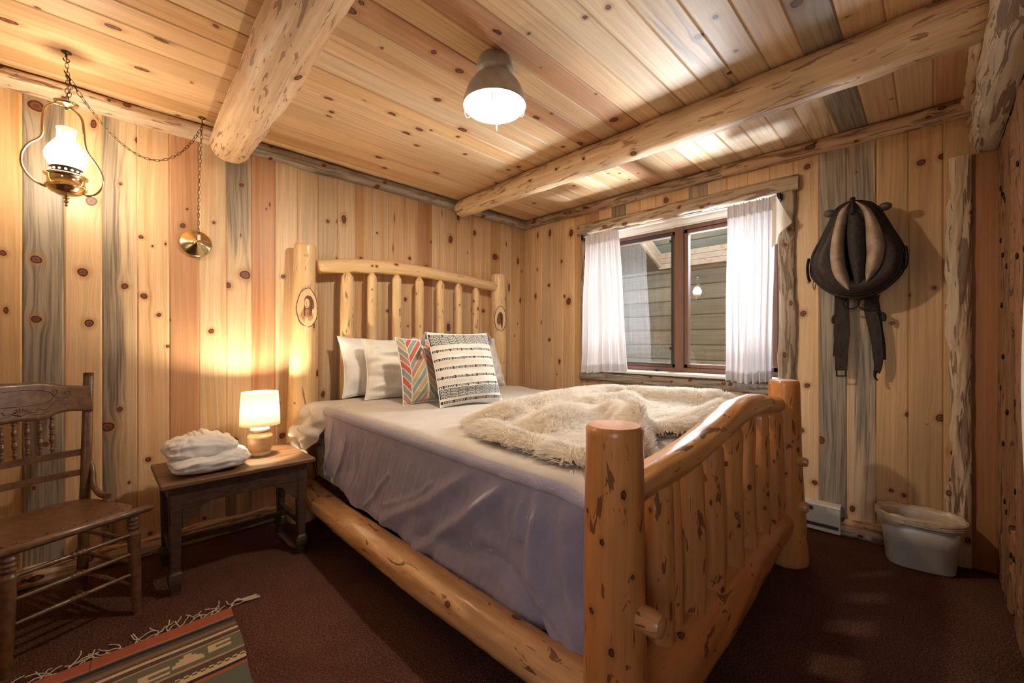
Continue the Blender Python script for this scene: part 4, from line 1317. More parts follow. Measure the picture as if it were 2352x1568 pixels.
def top_z(x, y):
    z = .768 + .018 * smooth(1.9, 2.6, y) + .008 * np.sin(x * 3.1 + 1) * np.sin(y * 2.3) - .02 * smooth(2.72, 2.9, y)
    z = z - .02 * smooth(.78, .66, y)
    return z


rng = np.random.RandomState(21)
ys = np.concatenate([np.linspace(.655, .70, 6), np.linspace(.71, 2.87, 190)])
rows = []
for y in ys:
    hd = float(smooth(2.50, 2.66, y) * (1 - .35 * smooth(2.82, 2.88, y)))
    xl = .985 - .085 * hd + .012 * math.sin(y * 40) * hd
    zb_ = .69 * (1 - hd) + .47 * hd
    S = bed_section(y, xl, zb_, 2.625, .50, .768, .05 + .04 * hd)
    rows.append(np.stack([S[:, 0], np.full(len(S), y), S[:, 1]], -1))
G = np.array(rows)
X_, Y_, Z_ = G[..., 0], G[..., 1], G[..., 2]
topm = smooth(.70, .76, Z_)
dz = (top_z(X_, Y_) - .768) * topm
w1 = sines(rng, 10, 16, X_, Y_) * .0022 + sines(rng, 10, 45, X_, Y_ * 1.3) * .0010
cr = np.zeros_like(X_)
for k in range(26):    # soft creases running off the head-side corner
    y0_ = 2.3 + k * .024; a = rng.uniform(-.35, .1)
    cr += .003 * np.exp(-((Y_ - y0_ - a * (X_ - 1.0) - .03 * np.sin(X_ * 9 + k)) / .006) ** 2) * np.exp(-((X_ - 1.02) / .28) ** 2)
G[..., 2] += dz + topm * (w1 + cr)
hdm = smooth(2.45, 2.62, Y_) * (1 - topm)
bul = (.018 * np.sin(Z_ * 34 + Y_ * 9) + .014 * np.sin(Z_ * 61 - Y_ * 31) + .008 * sines(rng, 8, 60, Y_, Z_))
G[..., 0] -= hdm * (bul + .035 * np.exp(-((Z_ - .57) / .06) ** 2)) * (X_ < 1.3)
G[..., 1] += hdm * .02 * np.sin(Z_ * 50) * (X_ < 1.3)
fe = smooth(.70, .655, Y_)
G[..., 2] -= .05 * fe * topm
cov = thing('coverlet', 'beige linen coverlet spread over the mattress', 'bedspread', (1.8, 1.7, .7))
mb = MB(); mb.grid(G, flip=True)
# foot end drop, tucked between mattress and footboard
u = np.linspace(1.0, 2.61, 60); v = np.linspace(0, 1, 26)
U, Vv = np.meshgrid(u, v, indexing='ij')
Yf = .655 - .012 * np.sin(U * 14) * Vv - .030 * np.exp(-((Vv - .8) / .2) ** 2 - ((U - 1.14) / .10) ** 2) - .035 * np.exp(-((Vv - .75) / .18) ** 2) * (1 + .4 * np.sin(U * 9)) + .05 * smooth(.85, 1, Vv)
Zf = .72 - .40 * Vv - .02 * np.sin(U * 6) * Vv
mb.grid(np.stack([U, Yf, Zf], -1), flip=True)
mb.build('coverlet_cloth', M['coverlet'], cov)

# lavender-grey side panel
ys = np.linspace(.648, 2.572, 330)
n = 120
ridges = []


def fold(pts, amp, wid):
    w = np.array([onX(px, py, .965)[1:] for px, py in pts])
    ridges.append((spline(w, 40), amp, wid))


fold([(1190, 1079), (1143, 1121), (1087, 1173), (1023, 1219), (955, 1262)], .022, .020)
fold([(1079, 1079), (1036, 1113), (981, 1151), (917, 1177), (879, 1198)], .015, .020)
fold([(1236, 1113), (1232, 1198), (1224, 1283), (1245, 1390), (1279, 1475)], .018, .018)
fold([(1206, 1095), (1196, 1160), (1192, 1230)], .009, .014)
fold([(1254, 1381), (1296, 1454), (1330, 1520)], .012, .014)
fold([(1300, 1150), (1296, 1260), (1310, 1380), (1330, 1470)], .012, .016)
fold([(1110, 1271), (1170, 1330), (1215, 1400), (1250, 1470)], -.014, .022)
fold([(960, 1240), (1020, 1240), (1100, 1275)], -.016, .022)
fold([(1340, 1160), (1335, 1300), (1345, 1400)], -.010, .015)
fold([(745, 960), (735, 1010), (722, 1060)], .006, .006)
fold([(765, 945), (760, 1010), (745, 1075)], .006, .006)
fold([(795, 975), (790, 1040), (765, 1105)], .006, .007)
fold([(815, 1000), (820, 1060), (800, 1130)], .004, .007)
fold([(890, 1090), (860, 1130), (830, 1165)], .006, .010)
fold([(990, 1110), (950, 1140), (880, 1160)], .005, .010)
rows = []
for y in ys:
    f = (y - .648) / (2.572 - .648)
    zb_ = .262 + .05 * smooth(1.3, 2.5, y) + .06 * smooth(2.2, 2.57, y) + .01 * math.sin(y * 11)
    xl = .975
    ztop = .768; r = .05
    L = []
    for k in range(96):
        t_ = k / 95
        L.append((xl + .008 * (1 - t_), zb_ + (ztop - r - zb_) * t_))
    for a in np.linspace(0, PI / 2 * .5, 24)[1:]:
        L.append((xl + r - (r + .006) * math.cos(a) * 1.0, ztop - r + (r + .006) * math.sin(a)))
    rows.append([(x, y, z) for x, z in L])
G = np.array(rows)
Y_, Z_ = G[..., 1], G[..., 2]
hang = smooth(.74, .60, Z_)
disp = np.zeros_like(Y_)
for R_, amp, wid in ridges:
    d2 = np.full(Y_.shape, 9.0)
    for k in range(len(R_) - 1):
        a, b = R_[k], R_[k + 1]
        ab = b - a
        t_ = np.clip(((Y_ - a[0]) * ab[0] + (Z_ - a[1]) * ab[1]) / (ab @ ab + 1e-12), 0, 1)
        fade = 1.0
        d2 = np.minimum(d2, (Y_ - a[0] - t_ * ab[0]) ** 2 + (Z_ - a[1] - t_ * ab[1]) ** 2)
    disp += 1.8 * amp * np.exp(-d2 / (2 * wid ** 2))
rng = np.random.RandomState(5)
disp += .0035 * sines(rng, 12, 22, Y_, Z_) + .0028 * sines(rng, 12, 60, Y_ + Z_ * .5, Z_ * .4)
disp += .006 * np.sin((Y_ * 1.0 + Z_ * .35) * 26 + 1.5 * np.sin(Y_ * 5)) * smooth(.66, .35, Z_)
disp += .0025 * np.abs(sines(rng, 6, 70, Y_, Z_ * .25)) * smooth(2.1, 2.5, Y_)
G[..., 0] -= disp * (hang * .95 + .05) + .006
G[..., 2] += (top_z(1.0, Y_) - .768) * smooth(.68, .74, Z_)
hem = smooth(.03, 0, (Z_ - Z_[:, :1]))
G[..., 0] += .004 * hem
mb = MB(); mb.grid(G, flip=True)
mb.build('side_panel', M['lavender'], cov, 'lavender-grey linen side panel hanging in folds')


# ---------------------------------------------------------------- pillows
def pillow(name, mat, c, w, h, t, yaw, lean, label, cat='pillow', group=None, fc=None, seed=0, wr=.006, pinch=.10, n=72, roll=0.0, corner_soft=2.4, parent=None, sag=.0):
    rng = np.random.RandomState(seed)
    u = np.linspace(-1, 1, n)
    U, Vv = np.meshgrid(u, u, indexing='ij')
    px_ = U * (1 - pinch * (1 - Vv ** 2) * np.abs(U) ** 3 * 1.0)
    pz_ = Vv * (1 - pinch * (1 - U ** 2) * np.abs(Vv) ** 3 * 1.0)
    H = ((1 - np.abs(U) ** corner_soft) * (1 - np.abs(Vv) ** corner_soft)) ** .55
    wrk = wr * (sines(rng, 8, 2.6, U, Vv) + .6 * sines(rng, 8, 6.5, U, Vv) + .5 * sines(rng, 6, 11, U * .4, Vv * 1.3)) * H ** .5
    for _ in range(14):
        a = rng.uniform(0, PI); cu, cv = rng.uniform(-.8, .8, 2)
        du = (U - cu) * math.cos(a) + (Vv - cv) * math.sin(a); dv = -(U - cu) * math.sin(a) + (Vv - cv) * math.cos(a)
        dv = dv + .25 * du ** 2 * rng.choice([-1, 1])
        wrk = wrk + wr * rng.uniform(.35, .8) * np.exp(-(dv / .05) ** 2 - (du / rng.uniform(.25, .5)) ** 2) * rng.choice([-1, 1]) * H ** .4
    fr = -(t / 2) * H * (1 + .0 * U) - wrk
    bk = (t / 2) * H * .85
    sg = -sag * (1 - Vv) * 0
    ry, rl, rr = yaw, lean, roll
    Rz = np.array([[math.cos(ry), -math.sin(ry), 0], [math.sin(ry), math.cos(ry), 0], [0, 0, 1]])
    Rx = np.array([[1, 0, 0], [0, math.cos(rl), -math.sin(rl)], [0, math.sin(rl), math.cos(rl)]])
    Ry = np.array([[math.cos(rr), 0, math.sin(rr)], [0, 1, 0], [-math.sin(rr), 0, math.cos(rr)]])
    Rm = Rz @ Rx @ Ry

    def W(yy):
        P = np.stack([px_ * w / 2, yy, pz_ * h / 2 + h / 2], -1)
        return P @ Rm.T + np.array(c)
    tg = thing(name, label, cat, c, group)
    mb = MB()
    f1 = W(fr); f2 = W(bk)
    fcf = None
    if fc is not None:
        um = (U[:-1, :-1] + U[1:, 1:]) / 2; vm = (Vv[:-1, :-1] + Vv[1:, 1:]) / 2
        fcf = fc(um, vm)
    mb.grid(f1, fc=fcf, flip=False)
    fcb = None if fc is None else np.broadcast_to(np.array([.72, .66, .56]), fcf.shape)
    mb.grid(f2, fc=fcb, flip=True)
    mb.build('cover', mat, tg)
    # piped seam
    ring = np.concatenate([f1[:, 0], f1[-1, 1:], f1[::-1, -1][1:], f1[0, ::-1][1:]])
    ring2 = np.concatenate([f2[:, 0], f2[-1, 1:], f2[::-1, -1][1:], f2[0, ::-1][1:]])
    mb = MB(); mb.tube((ring + ring2) / 2, .0035, 6)
    mb.build('seam', mat if fc is None else M['cotton'], tg)
    return tg, W, f1


ZB = .782
pillow('pillow', M['cotton'], (1.47, 2.79, ZB), .60, .43, .17, .03, -.25, 'white cotton pillow against the headboard, nearest the bedside lamp', group=None, seed=1, wr=.014, roll=.03)
pillow('pillow', M['cotton'], (2.05, 2.80, ZB), .54, .43, .14, 0, -.24, 'white pillow against the headboard, almost hidden behind the striped cushion', seed=2, wr=.010)
pillow('pillow', M['plush'], (1.53, 2.54, ZB - .002), .60, .42, .20, -.14, -.32, 'creamy plush pillow between the white cotton pillow and the chevron cushion', seed=3, wr=.015, pinch=.09, roll=.04)
pillow('pillow', M['cotton'], (2.27, 2.62, ZB), .56, .44, .17, .05, -.34, 'white pillow at the window side of the row, behind the striped cushion', seed=4, wr=.010)


def chevron(U, Vv):
    teal = (.24, .32, .29); red = (.50, .12, .09); tan = (.50, .37, .20); rose = (.46, .22, .17); grey = (.26, .27, .23); cream = (.72, .63, .51)
    pal = np.array([teal, rose, red, tan, grey, teal, rose, tan, red, grey])
    x = (U + 1) / 2; v = (Vv + 1) / 2
    ed = np.array([-.12, .12, .36, .60, .84, 1.08])
    k = np.clip(np.searchsorted(ed, x) - 1, 0, 4)
    s = np.where(k % 2 == 0, -1.0, 1.0)
    fx = x - ed[k]
    y = (v - s * fx * 1.35 + k * .137) * 8.6
    band = np.floor(y).astype(int); fy = y - band
    c = pal[(band * 3 + k * 4 + 40) % 10]
    seam = (np.abs(x - .36) < .014) | (np.abs(x - .84) < .014) | (np.abs(x - .12) < .006) | (np.abs(x - .60) < .006)
    gap = (fy < .17) | seam
    c = np.where(gap[..., None], np.array(cream), c)
    return c


pillow('cushion', M['print'], (1.535, 2.24, ZB - .002), .43, .43, .13, -.10, -.28, 'square cushion with a red, teal and tan chevron print', 'cushion', fc=chevron, seed=5, wr=.005, n=150, pinch=.08)


def geo(U, Vv):
    x = (U + 1) * 4; y = (Vv + 1) * 4
    ix, iy = np.floor(x).astype(int), np.floor(y).astype(int)
    fx, fy = x - ix, y - iy
    tri = np.where((ix + iy) % 2 == 0, fx > fy, fx + fy > 1)
    h = (ix * 7 + iy * 13) % 4
    pal = np.array([(.12, .14, .17), (.38, .22, .15), (.25, .28, .30), (.70, .64, .55)])
    return np.where(tri[..., None], pal[h], np.array([.72, .67, .59]))


pillow('cushion', M['print'], (1.91, 2.29, ZB - .002), .43, .42, .12, -.02, -.30, 'cushion with grey and brown triangles peeking out behind the striped cushion', 'cushion', fc=geo, seed=6, wr=.004, n=120)


def stripes(U, Vv):
    cream = np.array([.78, .72, .62]); blk = np.array([.035, .035, .045])
    c = np.broadcast_to(cream, U.shape + (3,)).copy()
    v = (1 - Vv) / 2; u = (U + 1) / 2
    for vv in (.055, .285, .405, .525, .645, .760, .955):
        d = np.abs(v - vv)
        dash = (np.floor(u * 95).astype(int) % 2 == 0)
        m = (d < .0140) & (dash | (d > .0085))
        dot = (np.abs(((u * 6 + .2 * (int(vv * 100) % 3)) % 1) - .5) < .06) & (d < .018)
        c[m | dot] = blk
    for a, b in ((.075, .205), (.785, .905)):
        m = (v > a) & (v < b)
        q = (v - a) / (b - a)
        col_ = np.floor(u * 57).astype(int)
        rr_ = np.random.RandomState(3).rand(80)
        r = rr_[np.clip(col_, 0, 79)]
        dash = ((q * 3.4 + r * 1.0 + (col_ % 4) * .5) % 1) < .50
        g = np.broadcast_to(np.array([.46, .45, .39]), c.shape).copy()
        thin = ((u * 57) % 1) < .55
        g[thin & dash] = blk
        g[(col_ % 7 == 0) & thin] = blk
        c[m] = g[m]
    return c


cz, Wc, fz = pillow('cushion', M['print'], (1.69, 2.045, ZB - .004), .485, .475, .15, -.03, -.34, 'large cream cushion with black stripes and woven bands, tassels at its corners', 'cushion', fc=stripes, seed=7, wr=.004, n=300, pinch=.05)
for k, (i, j) in enumerate(((0, -1), (-1, -1))):
    p = fz[i, j]
    mb = MB()
    rr = np.random.RandomState(k)
    sx = -1 if i == 0 else 1
    mb.ball(p + np.array([sx * .004, 0, -.006]), .010, 10)
    for q in range(34):
        a = rr.uniform(0, 6.28); sp = rr.uniform(.2, 1) * .020
        e = p + np.array([sx * .026 + sp * math.cos(a), sp * math.sin(a) * .7 - .01, -.075 + rr.uniform(-.012, .012)])
        mb.tube(spline([p + np.array([sx * .006, 0, -.004]), p + np.array([sx * .022 + sp * .5 * math.cos(a), sp * .5 * math.sin(a) - .006, -.03]), e], 7), .0016, 4)
    mb.build('tassel', M['dark_yarn'], cz)

# ---------------------------------------------------------------- fur throw
poly = np.array([(1.225, 1.56), (1.10, 1.30), (1.085, 1.02), (1.07, .80), (1.25, .735), (1.42, .70), (1.60, .80), (1.75, .72), (2.1, .70), (2.5, .71), (2.52, 1.2), (2.50, 1.60), (2.30, 1.76), (2.05, 1.74), (1.85, 1.66), (1.62, 1.66), (1.42, 1.55)])
PS = spline(np.vstack([poly, poly[:1]]), 240)[:-1]


def inside_dist(X, Y):
    d = np.full(X.shape, 9.0); ins = np.zeros(X.shape, bool)
    n = len(PS)
    for i in range(n):
        a, b = PS[i], PS[(i + 1) % n]
        ab = b - a
        t_ = np.clip(((X - a[0]) * ab[0] + (Y - a[1]) * ab[1]) / (ab @ ab + 1e-12), 0, 1)
        d = np.minimum(d, np.hypot(X - a[0] - t_ * ab[0], Y - a[1] - t_ * ab[1]))
        c = ((a[1] > Y) != (b[1] > Y)) & (X < (b[0] - a[0]) * (Y - a[1]) / (b[1] - a[1] + 1e-12) + a[0])
        ins ^= c
    return np.where(ins, d, -d)


fr_r = []


def fridge(pts, amp, wid, z=.86): fr_r.append((spline(np.array([onZ(px, py, z)[:2] for px, py in pts]), 30), amp, wid))


fridge([(1165, 938), (1240, 922), (1330, 902), (1400, 897), (1480, 902), (1570, 907), (1650, 912)], .060, .075)
fridge([(1250, 958), (1300, 942), (1350, 925), (1420, 918), (1440, 912)], .060, .050)
fridge([(1110, 962), (1180, 985), (1260, 1005), (1340, 1018), (1420, 1010)], .035, .060)
fridge([(1405, 935), (1450, 955), (1478, 985), (1480, 1010)], .060, .045)
fridge([(1490, 965), (1560, 962), (1620, 950), (1680, 928)], .070, .055)
fridge([(1240, 935), (1290, 937), (1345, 930)], -.02, .025)


def fur_h(X, Y):
    d = inside_dist(X, Y)
    h = .030 * np.sqrt(np.clip(d / .05, 0, 1))
    for R_, amp, wid in fr_r:
        d2 = np.full(X.shape, 9.0)
        for k in range(len(R_) - 1):
            a, b = R_[k], R_[k + 1]; ab = b - a
            t_ = np.clip(((X - a[0]) * ab[0] + (Y - a[1]) * ab[1]) / (ab @ ab + 1e-12), 0, 1)
            d2 = np.minimum(d2, (X - a[0] - t_ * ab[0]) ** 2 + (Y - a[1] - t_ * ab[1]) ** 2)
        h = h + 1.25 * amp * np.exp(-d2 / (2 * wid ** 2)) * np.clip(d / .05, 0, 1)
    return d, top_z(X, Y) + .008 + h


gx = np.linspace(1.04, 2.56, 150); gy = np.linspace(.66, 1.80, 116)
GX_, GY_ = np.meshgrid(gx, gy, indexing='ij')
D_, H_ = fur_h(GX_, GY_)
fur = thing('fur_throw', 'cream and tan long-pile faux fur throw rumpled across the foot of the bed', 'throw', (1.8, 1.2, .79))
I = np.arange(GX_.size).reshape(GX_.shape)
keep = (D_[:-1, :-1] > 0) & (D_[1:, :-1] > 0) & (D_[1:, 1:] > 0) & (D_[:-1, 1:] > 0)
Q = np.stack([I[:-1, :-1], I[1:, :-1], I[1:, 1:], I[:-1, 1:]], -1)[keep]
mb = MB(); mb.add(np.stack([GX_, GY_, H_], -1).reshape(-1, 3), Q.tolist())
M['furbase'] = simple('fur_backing', (.68, .56, .40), .95)
mb.build('backing', M['furbase'], fur)
rng = np.random.RandomState(77)
NH = 62000
hx = rng.uniform(1.06, 2.54, NH * 2); hy = rng.uniform(.68, 1.79, NH * 2)
dd, hz = fur_h(hx, hy)
ok = dd > .002
hx, hy, hz, dd = hx[ok][:NH], hy[ok][:NH], hz[ok][:NH], dd[ok][:NH]
e = .006
nx = -(fur_h(hx + e, hy)[1] - hz) / e; ny = -(fur_h(hx, hy + e)[1] - hz) / e
nrm = np.stack([np.clip(nx, -1.5, 1.5), np.clip(ny, -1.5, 1.5), np.ones_like(nx)], -1); nrm /= np.linalg.norm(nrm, axis=1)[:, None]
n = len(hx)
# clumps: hairs lean toward shared directions
ca = 2.0 * sines(rng, 6, 6, hx, hy) + 1.3 * sines(rng, 6, 26, hx, hy) + rng.normal(size=n) * .35
lean = np.stack([np.cos(ca - 2.2), np.sin(ca - 2.2), np.full(n, -.15)], -1)
Lh = rng.uniform(.034, .056, n)[:, None]
root = np.stack([hx, hy, hz - .003], -1)
dr1 = nrm + .55 * lean; dr1 /= np.linalg.norm(dr1, axis=1)[:, None]
dr2 = nrm * .45 + 1.0 * lean + np.array([0, 0, -.25]); dr2 /= np.linalg.norm(dr2, axis=1)[:, None]
mid = root + dr1 * Lh * .5; tip = mid + dr2 * Lh * .6
side = np.cross(dr1, rng.normal(size=(n, 3))); side /= np.linalg.norm(side, axis=1)[:, None]
wd = rng.uniform(.0007, .0012, n)[:, None]
V = np.stack([root - side * wd, root + side * wd, mid + side * wd * .8, mid - side * wd * .8, tip], 1).reshape(-1, 3)
ii = np.arange(n)[:, None] * 5
F4 = (ii + np.array([0, 1, 2, 3])).tolist(); F3 = (ii + np.array([3, 2, 4])).tolist()
mb = MB(); t0 = np.tile(np.array([0, 0, .55, .55, 1.0]), n)
mb.add(V, F4 + F3, False, dict(kd=t0[:, None]))
m, nt, b = mat_new('fur_pile')
t = NT(nt)
k = t.attr('kd', 'Fac')
big = t.noise(t.coord(), 7, 3, .6)
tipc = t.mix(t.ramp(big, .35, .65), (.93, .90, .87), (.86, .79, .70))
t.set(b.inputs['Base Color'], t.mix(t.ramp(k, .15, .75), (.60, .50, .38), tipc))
b.inputs['Roughness'].default_value = .6; b.inputs['Specular IOR Level'].default_value = .3
tl = t.n('ShaderNodeBsdfTranslucent', i_0=(.95, .88, .76))
mx = t.n('ShaderNodeMixShader', i_0=.5, i_1=b.outputs[0], i_2=tl.outputs[0])
nt.links.new(mx.outputs[0], nt.nodes['Material Output'].inputs[0])
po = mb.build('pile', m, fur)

# ---------------------------------------------------------------- bedside table
TZ = .522
tb = thing('side_table', 'low dark wooden bench table with bracketed legs between chair and bed', 'table', (.53, 2.64, 0))
mb = MB()
mb.box((.205, 2.425, TZ - .022), (.872, 2.60, TZ), bev=.004)
mb.box((.205, 2.602, TZ - .022), (.872, 2.90, TZ), bev=.004)
mb.build('table_top', M['top_wood'], tb)
mb = MB()
mb.box((.27, 2.452, TZ - .115), (.80, 2.472, TZ - .022), bev=.002)
mb.box((.27, 2.832, TZ - .115), (.80, 2.850, TZ - .022), bev=.002)
mb.box((.245, 2.47, TZ - .115), (.262, 2.84, TZ - .022), bev=.002)
mb.box((.805, 2.47, TZ - .115), (.822, 2.84, TZ - .022), bev=.002)
mb.build('apron', M['dark_wood'], tb)
for x, y in ((.262, 2.475), (.808, 2.475), (.262, 2.83), (.808, 2.83)):
    mb = MB()
    w = .026
    prof = [(TZ - .022, w), (TZ - .13, w), (TZ - .16, w * .92), (.12, w * .72), (.105, w * .70), (.095, w * .95), (.075, w * 1.12), (.055, w * 1.10), (.035, w * .85), (.012, w * .72), (0, w * .68)]
    rows = []
    for z, h in prof:
        k = 1.0
        rows.append([(x - h, y - h * .82, z), (x - h * .82, y - h, z), (x + h * .82, y - h, z), (x + h, y - h * .82, z), (x + h, y + h * .82, z), (x + h * .82, y + h, z), (x - h * .82, y + h, z), (x - h, y + h * .82, z)])
    mb.grid(np.array(rows), closed_v=True, smooth=False, flip=False)
    mb.F.append(tuple(range(mb.n - 8, mb.n))[::-1]); mb.S.append(False)
    mb.build('leg', M['dark_wood'], tb)


def bracket(x, y, sx, name='bracket'):
    """scrolled corner bracket between a leg and the apron"""
    mb = MB()
    out = [(0, 0), (.105, 0), (.105, -.012), (.085, -.016), (.066, -.028), (.055, -.044), (.048, -.062), (.030, -.066), (.022, -.085), (.008, -.095), (0, -.098)]
    V = [(x + sx * a, y - .009, TZ - .115 + b) for a, b in out] + [(x + sx * a, y + .009, TZ - .115 + b) for a, b in out]
    k = len(out)
    F = [tuple(range(k)), tuple(range(2 * k - 1, k - 1, -1))] + [(i, i + k, (i + 1) % k + k, (i + 1) % k) for i in range(k)]
    if sx < 0: F = [f[::-1] for f in F]
    mb.add(V, [f[::-1] for f in F], False)
    mb.build(name, M['dark_wood'], tb)


bracket(.287, 2.462, 1); bracket(.783, 2.462, -1); bracket(.287, 2.841, 1); bracket(.783, 2.841, -1)
mb = MB()
mb.box((.25, 2.49, .155), (.275, 2.82, .185), bev=.003)
mb.build('side_stretcher', M['dark_wood'], tb)
mb = MB()
mb.box((.795, 2.49, .155), (.82, 2.82, .185), bev=.003)
mb.build('side_stretcher', M['dark_wood'], tb)
mb = MB()
mb.box((.27, 2.66, .157), (.80, 2.69, .183), bev=.003)
mb.build('long_stretcher', M['dark_wood'], tb)

# ---------------------------------------------------------------- table lamp
lx, ly = .668, 2.715
lm = thing('table_lamp', 'small stoneware jar lamp with a glowing white shade on the bench table', 'lamp', (lx, ly, TZ))
mb = MB()
mb.lathe([(0, .001), (.050, .001), (.053, .006), (.054, .018), (.055, .022)], (lx, ly, TZ), seg=40)
mb.build('foot', M['ceramic_pale'], lm)
mb = MB()
mb.lathe([(.055, .022), (.060, .045), (.066, .075), (.067, .095), (.063, .112), (.050, .128), (.040, .134)], (lx, ly, TZ), seg=40)
mb.build('jar', M['ceramic'], lm)
mb = MB()
mb.lathe([(.040, .132), (.047, .136), (.050, .143), (.049, .151), (.042, .156), (.020, .158), (.010, .158), (.009, .175), (.011, .176), (.011, .20), (0, .201)], (lx, ly, TZ), seg=40)
mb.build('neck', M['ceramic_pale'], lm)
ms, nt, b = mat_new('lamp_shade_linen')
t = NT(nt)
b.inputs['Base Color'].default_value = (.9, .86, .78, 1); b.inputs['Roughness'].default_value = .9
tl = t.n('ShaderNodeBsdfTranslucent', i_0=(.95, .88, .76))
mx = t.n('ShaderNodeMixShader', i_0=.62, i_1=b.outputs[0], i_2=tl.outputs[0])
nt.links.new(mx.outputs[0], nt.nodes['Material Output'].inputs[0])
mb = MB()
z0s, z1s = .173, .360
mb.lathe([(.1015, z0s), (.0985, (z0s + z1s) / 2), (.0925, z1s), (.0905, z1s), (.0965, (z0s + z1s) / 2), (.0995, z0s), (.1015, z0s)], (lx, ly, TZ), seg=56)
mb.build('lamp_shade', ms, lm)
mb = MB(); mb.ball((lx, ly, TZ + .262), .022, 16)
mb.lathe([(.012, .205), (.012, .243)], (lx, ly, TZ), seg=16)
mb.build('bulb', frosted_glow('table_bulb_glow', (1, .85, .6), 60, .8), lm)
mb = MB()
mb.tube(spline([(lx, ly + .05, TZ + .01), (lx - .03, 2.86, TZ + .004), (.56, 2.93, TZ - .06), (.42, 3.0, .36), (.335, 2.985, .30), (.285, 2.98, .17), (.262, 2.965, .05), (.30, 2.95, .012)], 60), .0028, 6)
mb.build('cord', M['cord'], lm)
ou = thing('wall_outlet', 'ivory wall outlet behind the bench table', 'outlet', (.415, 3.03, .37))
mb = MB(); mb.box((.39, 3.028, .335), (.46, 3.039, .41), bev=.003); mb.build('cover_plate', M['ivory'], ou)
mb = MB(); mb.box((.41, 3.005, .375), (.445, 3.028, .395), bev=.004); mb.build('plug', M['ivory'], ou)

# ---------------------------------------------------------------- folded white robe / towels on the table
fb = thing('folded_towels', 'fluffy white folded towels heaped on the bench table beside the lamp', 'towels', (.40, 2.63, TZ))


def lump(c, w, d, h, yaw, seed, fine=.004, e=2.6, tilt=(0, 0), fl=.0):
    """folded soft slab: bottom flat, top domed"""
    rng = np.random.RandomState(seed)
    n1, n2 = 100, 50
    th = np.linspace(0, 2 * PI, n1, endpoint=False); ph = np.linspace(-PI / 2, PI / 2, n2)
    TH, PH = np.meshgrid(th, ph, indexing='xy')
    sg = lambda v, p: np.sign(v) * np.abs(v) ** p
    x = sg(np.cos(TH), 2 / 3.4) * sg(np.cos(PH), 2 / e)
    y = sg(np.sin(TH), 2 / 3.4) * sg(np.cos(PH), 2 / e)
    z = sg(np.sin(PH), 2 / e)
    wv = 1 + .05 * np.sin(3 * TH + seed) * (1 - abs(z)) + .04 * sines(rng, 6, 2.2, x * 2, y * 2, z * 2)
    X = x * w / 2 * wv; Y = y * d / 2 * wv; Z = h / 2 + z * h / 2
    Z = Z + (Z / h) * (tilt[0] * x + tilt[1] * y + .010 * sines(rng, 8, 3.5, x, y))
    r = sines(rng, 14, 14, x * 1.5, y * 1.5, z) * fine
    X += r * x; Y += r * y; Z += r * .7 * (z > -.6)
    Z = np.maximum(Z, 0)
    c_, s_ = math.cos(yaw), math.sin(yaw)
    return np.stack([c[0] + X * c_ - Y * s_, c[1] + X * s_ + Y * c_, c[2] + Z], -1)


yw = .02
mb = MB(); mb.grid(lump((.408, 2.59, TZ), .33, .27, .105, yw, 2, .003, 2.3, (.0, 0)), closed_v=True, flip=True)
mb.build('lower_fold', M['terry'], fb)
mb = MB(); mb.grid(lump((.385, 2.63, TZ + .05), .30, .25, .125, yw + .06, 5, .003, 2.1, (.0, -.008)), closed_v=True, flip=True)
mb.build('upper_fold', M['terry'], fb)
mb = MB()
rng = np.random.RandomState(8)
for k in range(15):
    f = k / 14
    x = .285 + .22 * f; z = TZ + .135 + .030 * math.sin(f * PI) - .02 * abs(f - .5)
    y = 2.70
    mb.ball((x, y + rng.uniform(-.012, .012), z + rng.uniform(-.008, .010)), .022, 16, (rng.uniform(.6, .8), 2.6, rng.uniform(.7, 1.0)))
mb.build('ruffle', M['terry'], fb)

# ---------------------------------------------------------------- hanging lamp
hx_, hy_ = -.09, 2.66
hl = thing('hanging_lamp', 'brass hurricane-style swag lamp with a glowing white glass chimney, hung on a chain', 'lamp', (hx_, hy_, 1.75))
mb = MB()
a = (hx_, hy_, 0)
mb.lathe([(0, 1.802), (.012, 1.803), (.030, 1.808), (.050, 1.818), (.056, 1.826), (.062, 1.832), (.066, 1.836), (.066, 1.842), (.062, 1.846), (.060, 1.848), (.059, 1.878), (.061, 1.881), (.068, 1.884), (.070, 1.889), (.066, 1.893), (.05, 1.897), (.047, 1.898)], a, seg=48)
mb.build('font', M['brass'], hl)
mb = MB()
mb.lathe([(.048, 1.896), (.049, 1.899), (.049, 1.916), (.051, 1.919), (.051, 1.923), (.047, 1.924)], a, seg=48)
gal = mb.build('gallery_ring', M['dark_brass'], hl)
mb = MB()
for k in range(16):
    t_ = k / 16 * 2 * PI
    mb.ball((hx_ + .0492 * math.cos(t_), hy_ + .0492 * math.sin(t_), 1.908), .0045, 8)
g = mb.build('gallery_holes', emit('lit_holes', (1, .8, .5), 6), gal)
mb = MB()
mb.lathe([(0, 1.757), (.004, 1.758), (.006, 1.763), (.003, 1.768), (.004, 1.771), (.009, 1.775), (.010, 1.779), (.005, 1.783), (.004, 1.787), (.010, 1.791), (.011, 1.796), (.006, 1.800), (.004, 1.806)], a, seg=20)
mb.build('finial', M['brass'], hl)
mc = frosted_glow('opal_glass_glow', (1, .90, .74), 40, .45)
mb = MB()
mb.lathe([(.040, 1.915), (.046, 1.922), (.057, 1.938), (.0660, 1.960), (.067, 1.978), (.062, 1.996), (.052, 2.015), (.040, 2.033), (.032, 2.045)], a, seg=48)
mb.build('glass_chimney', mc, hl)
mg, nt, b = mat_new('clear_chimney_top')
b.inputs['Base Color'].default_value = (1, .97, .9, 1); b.inputs['Roughness'].default_value = .25
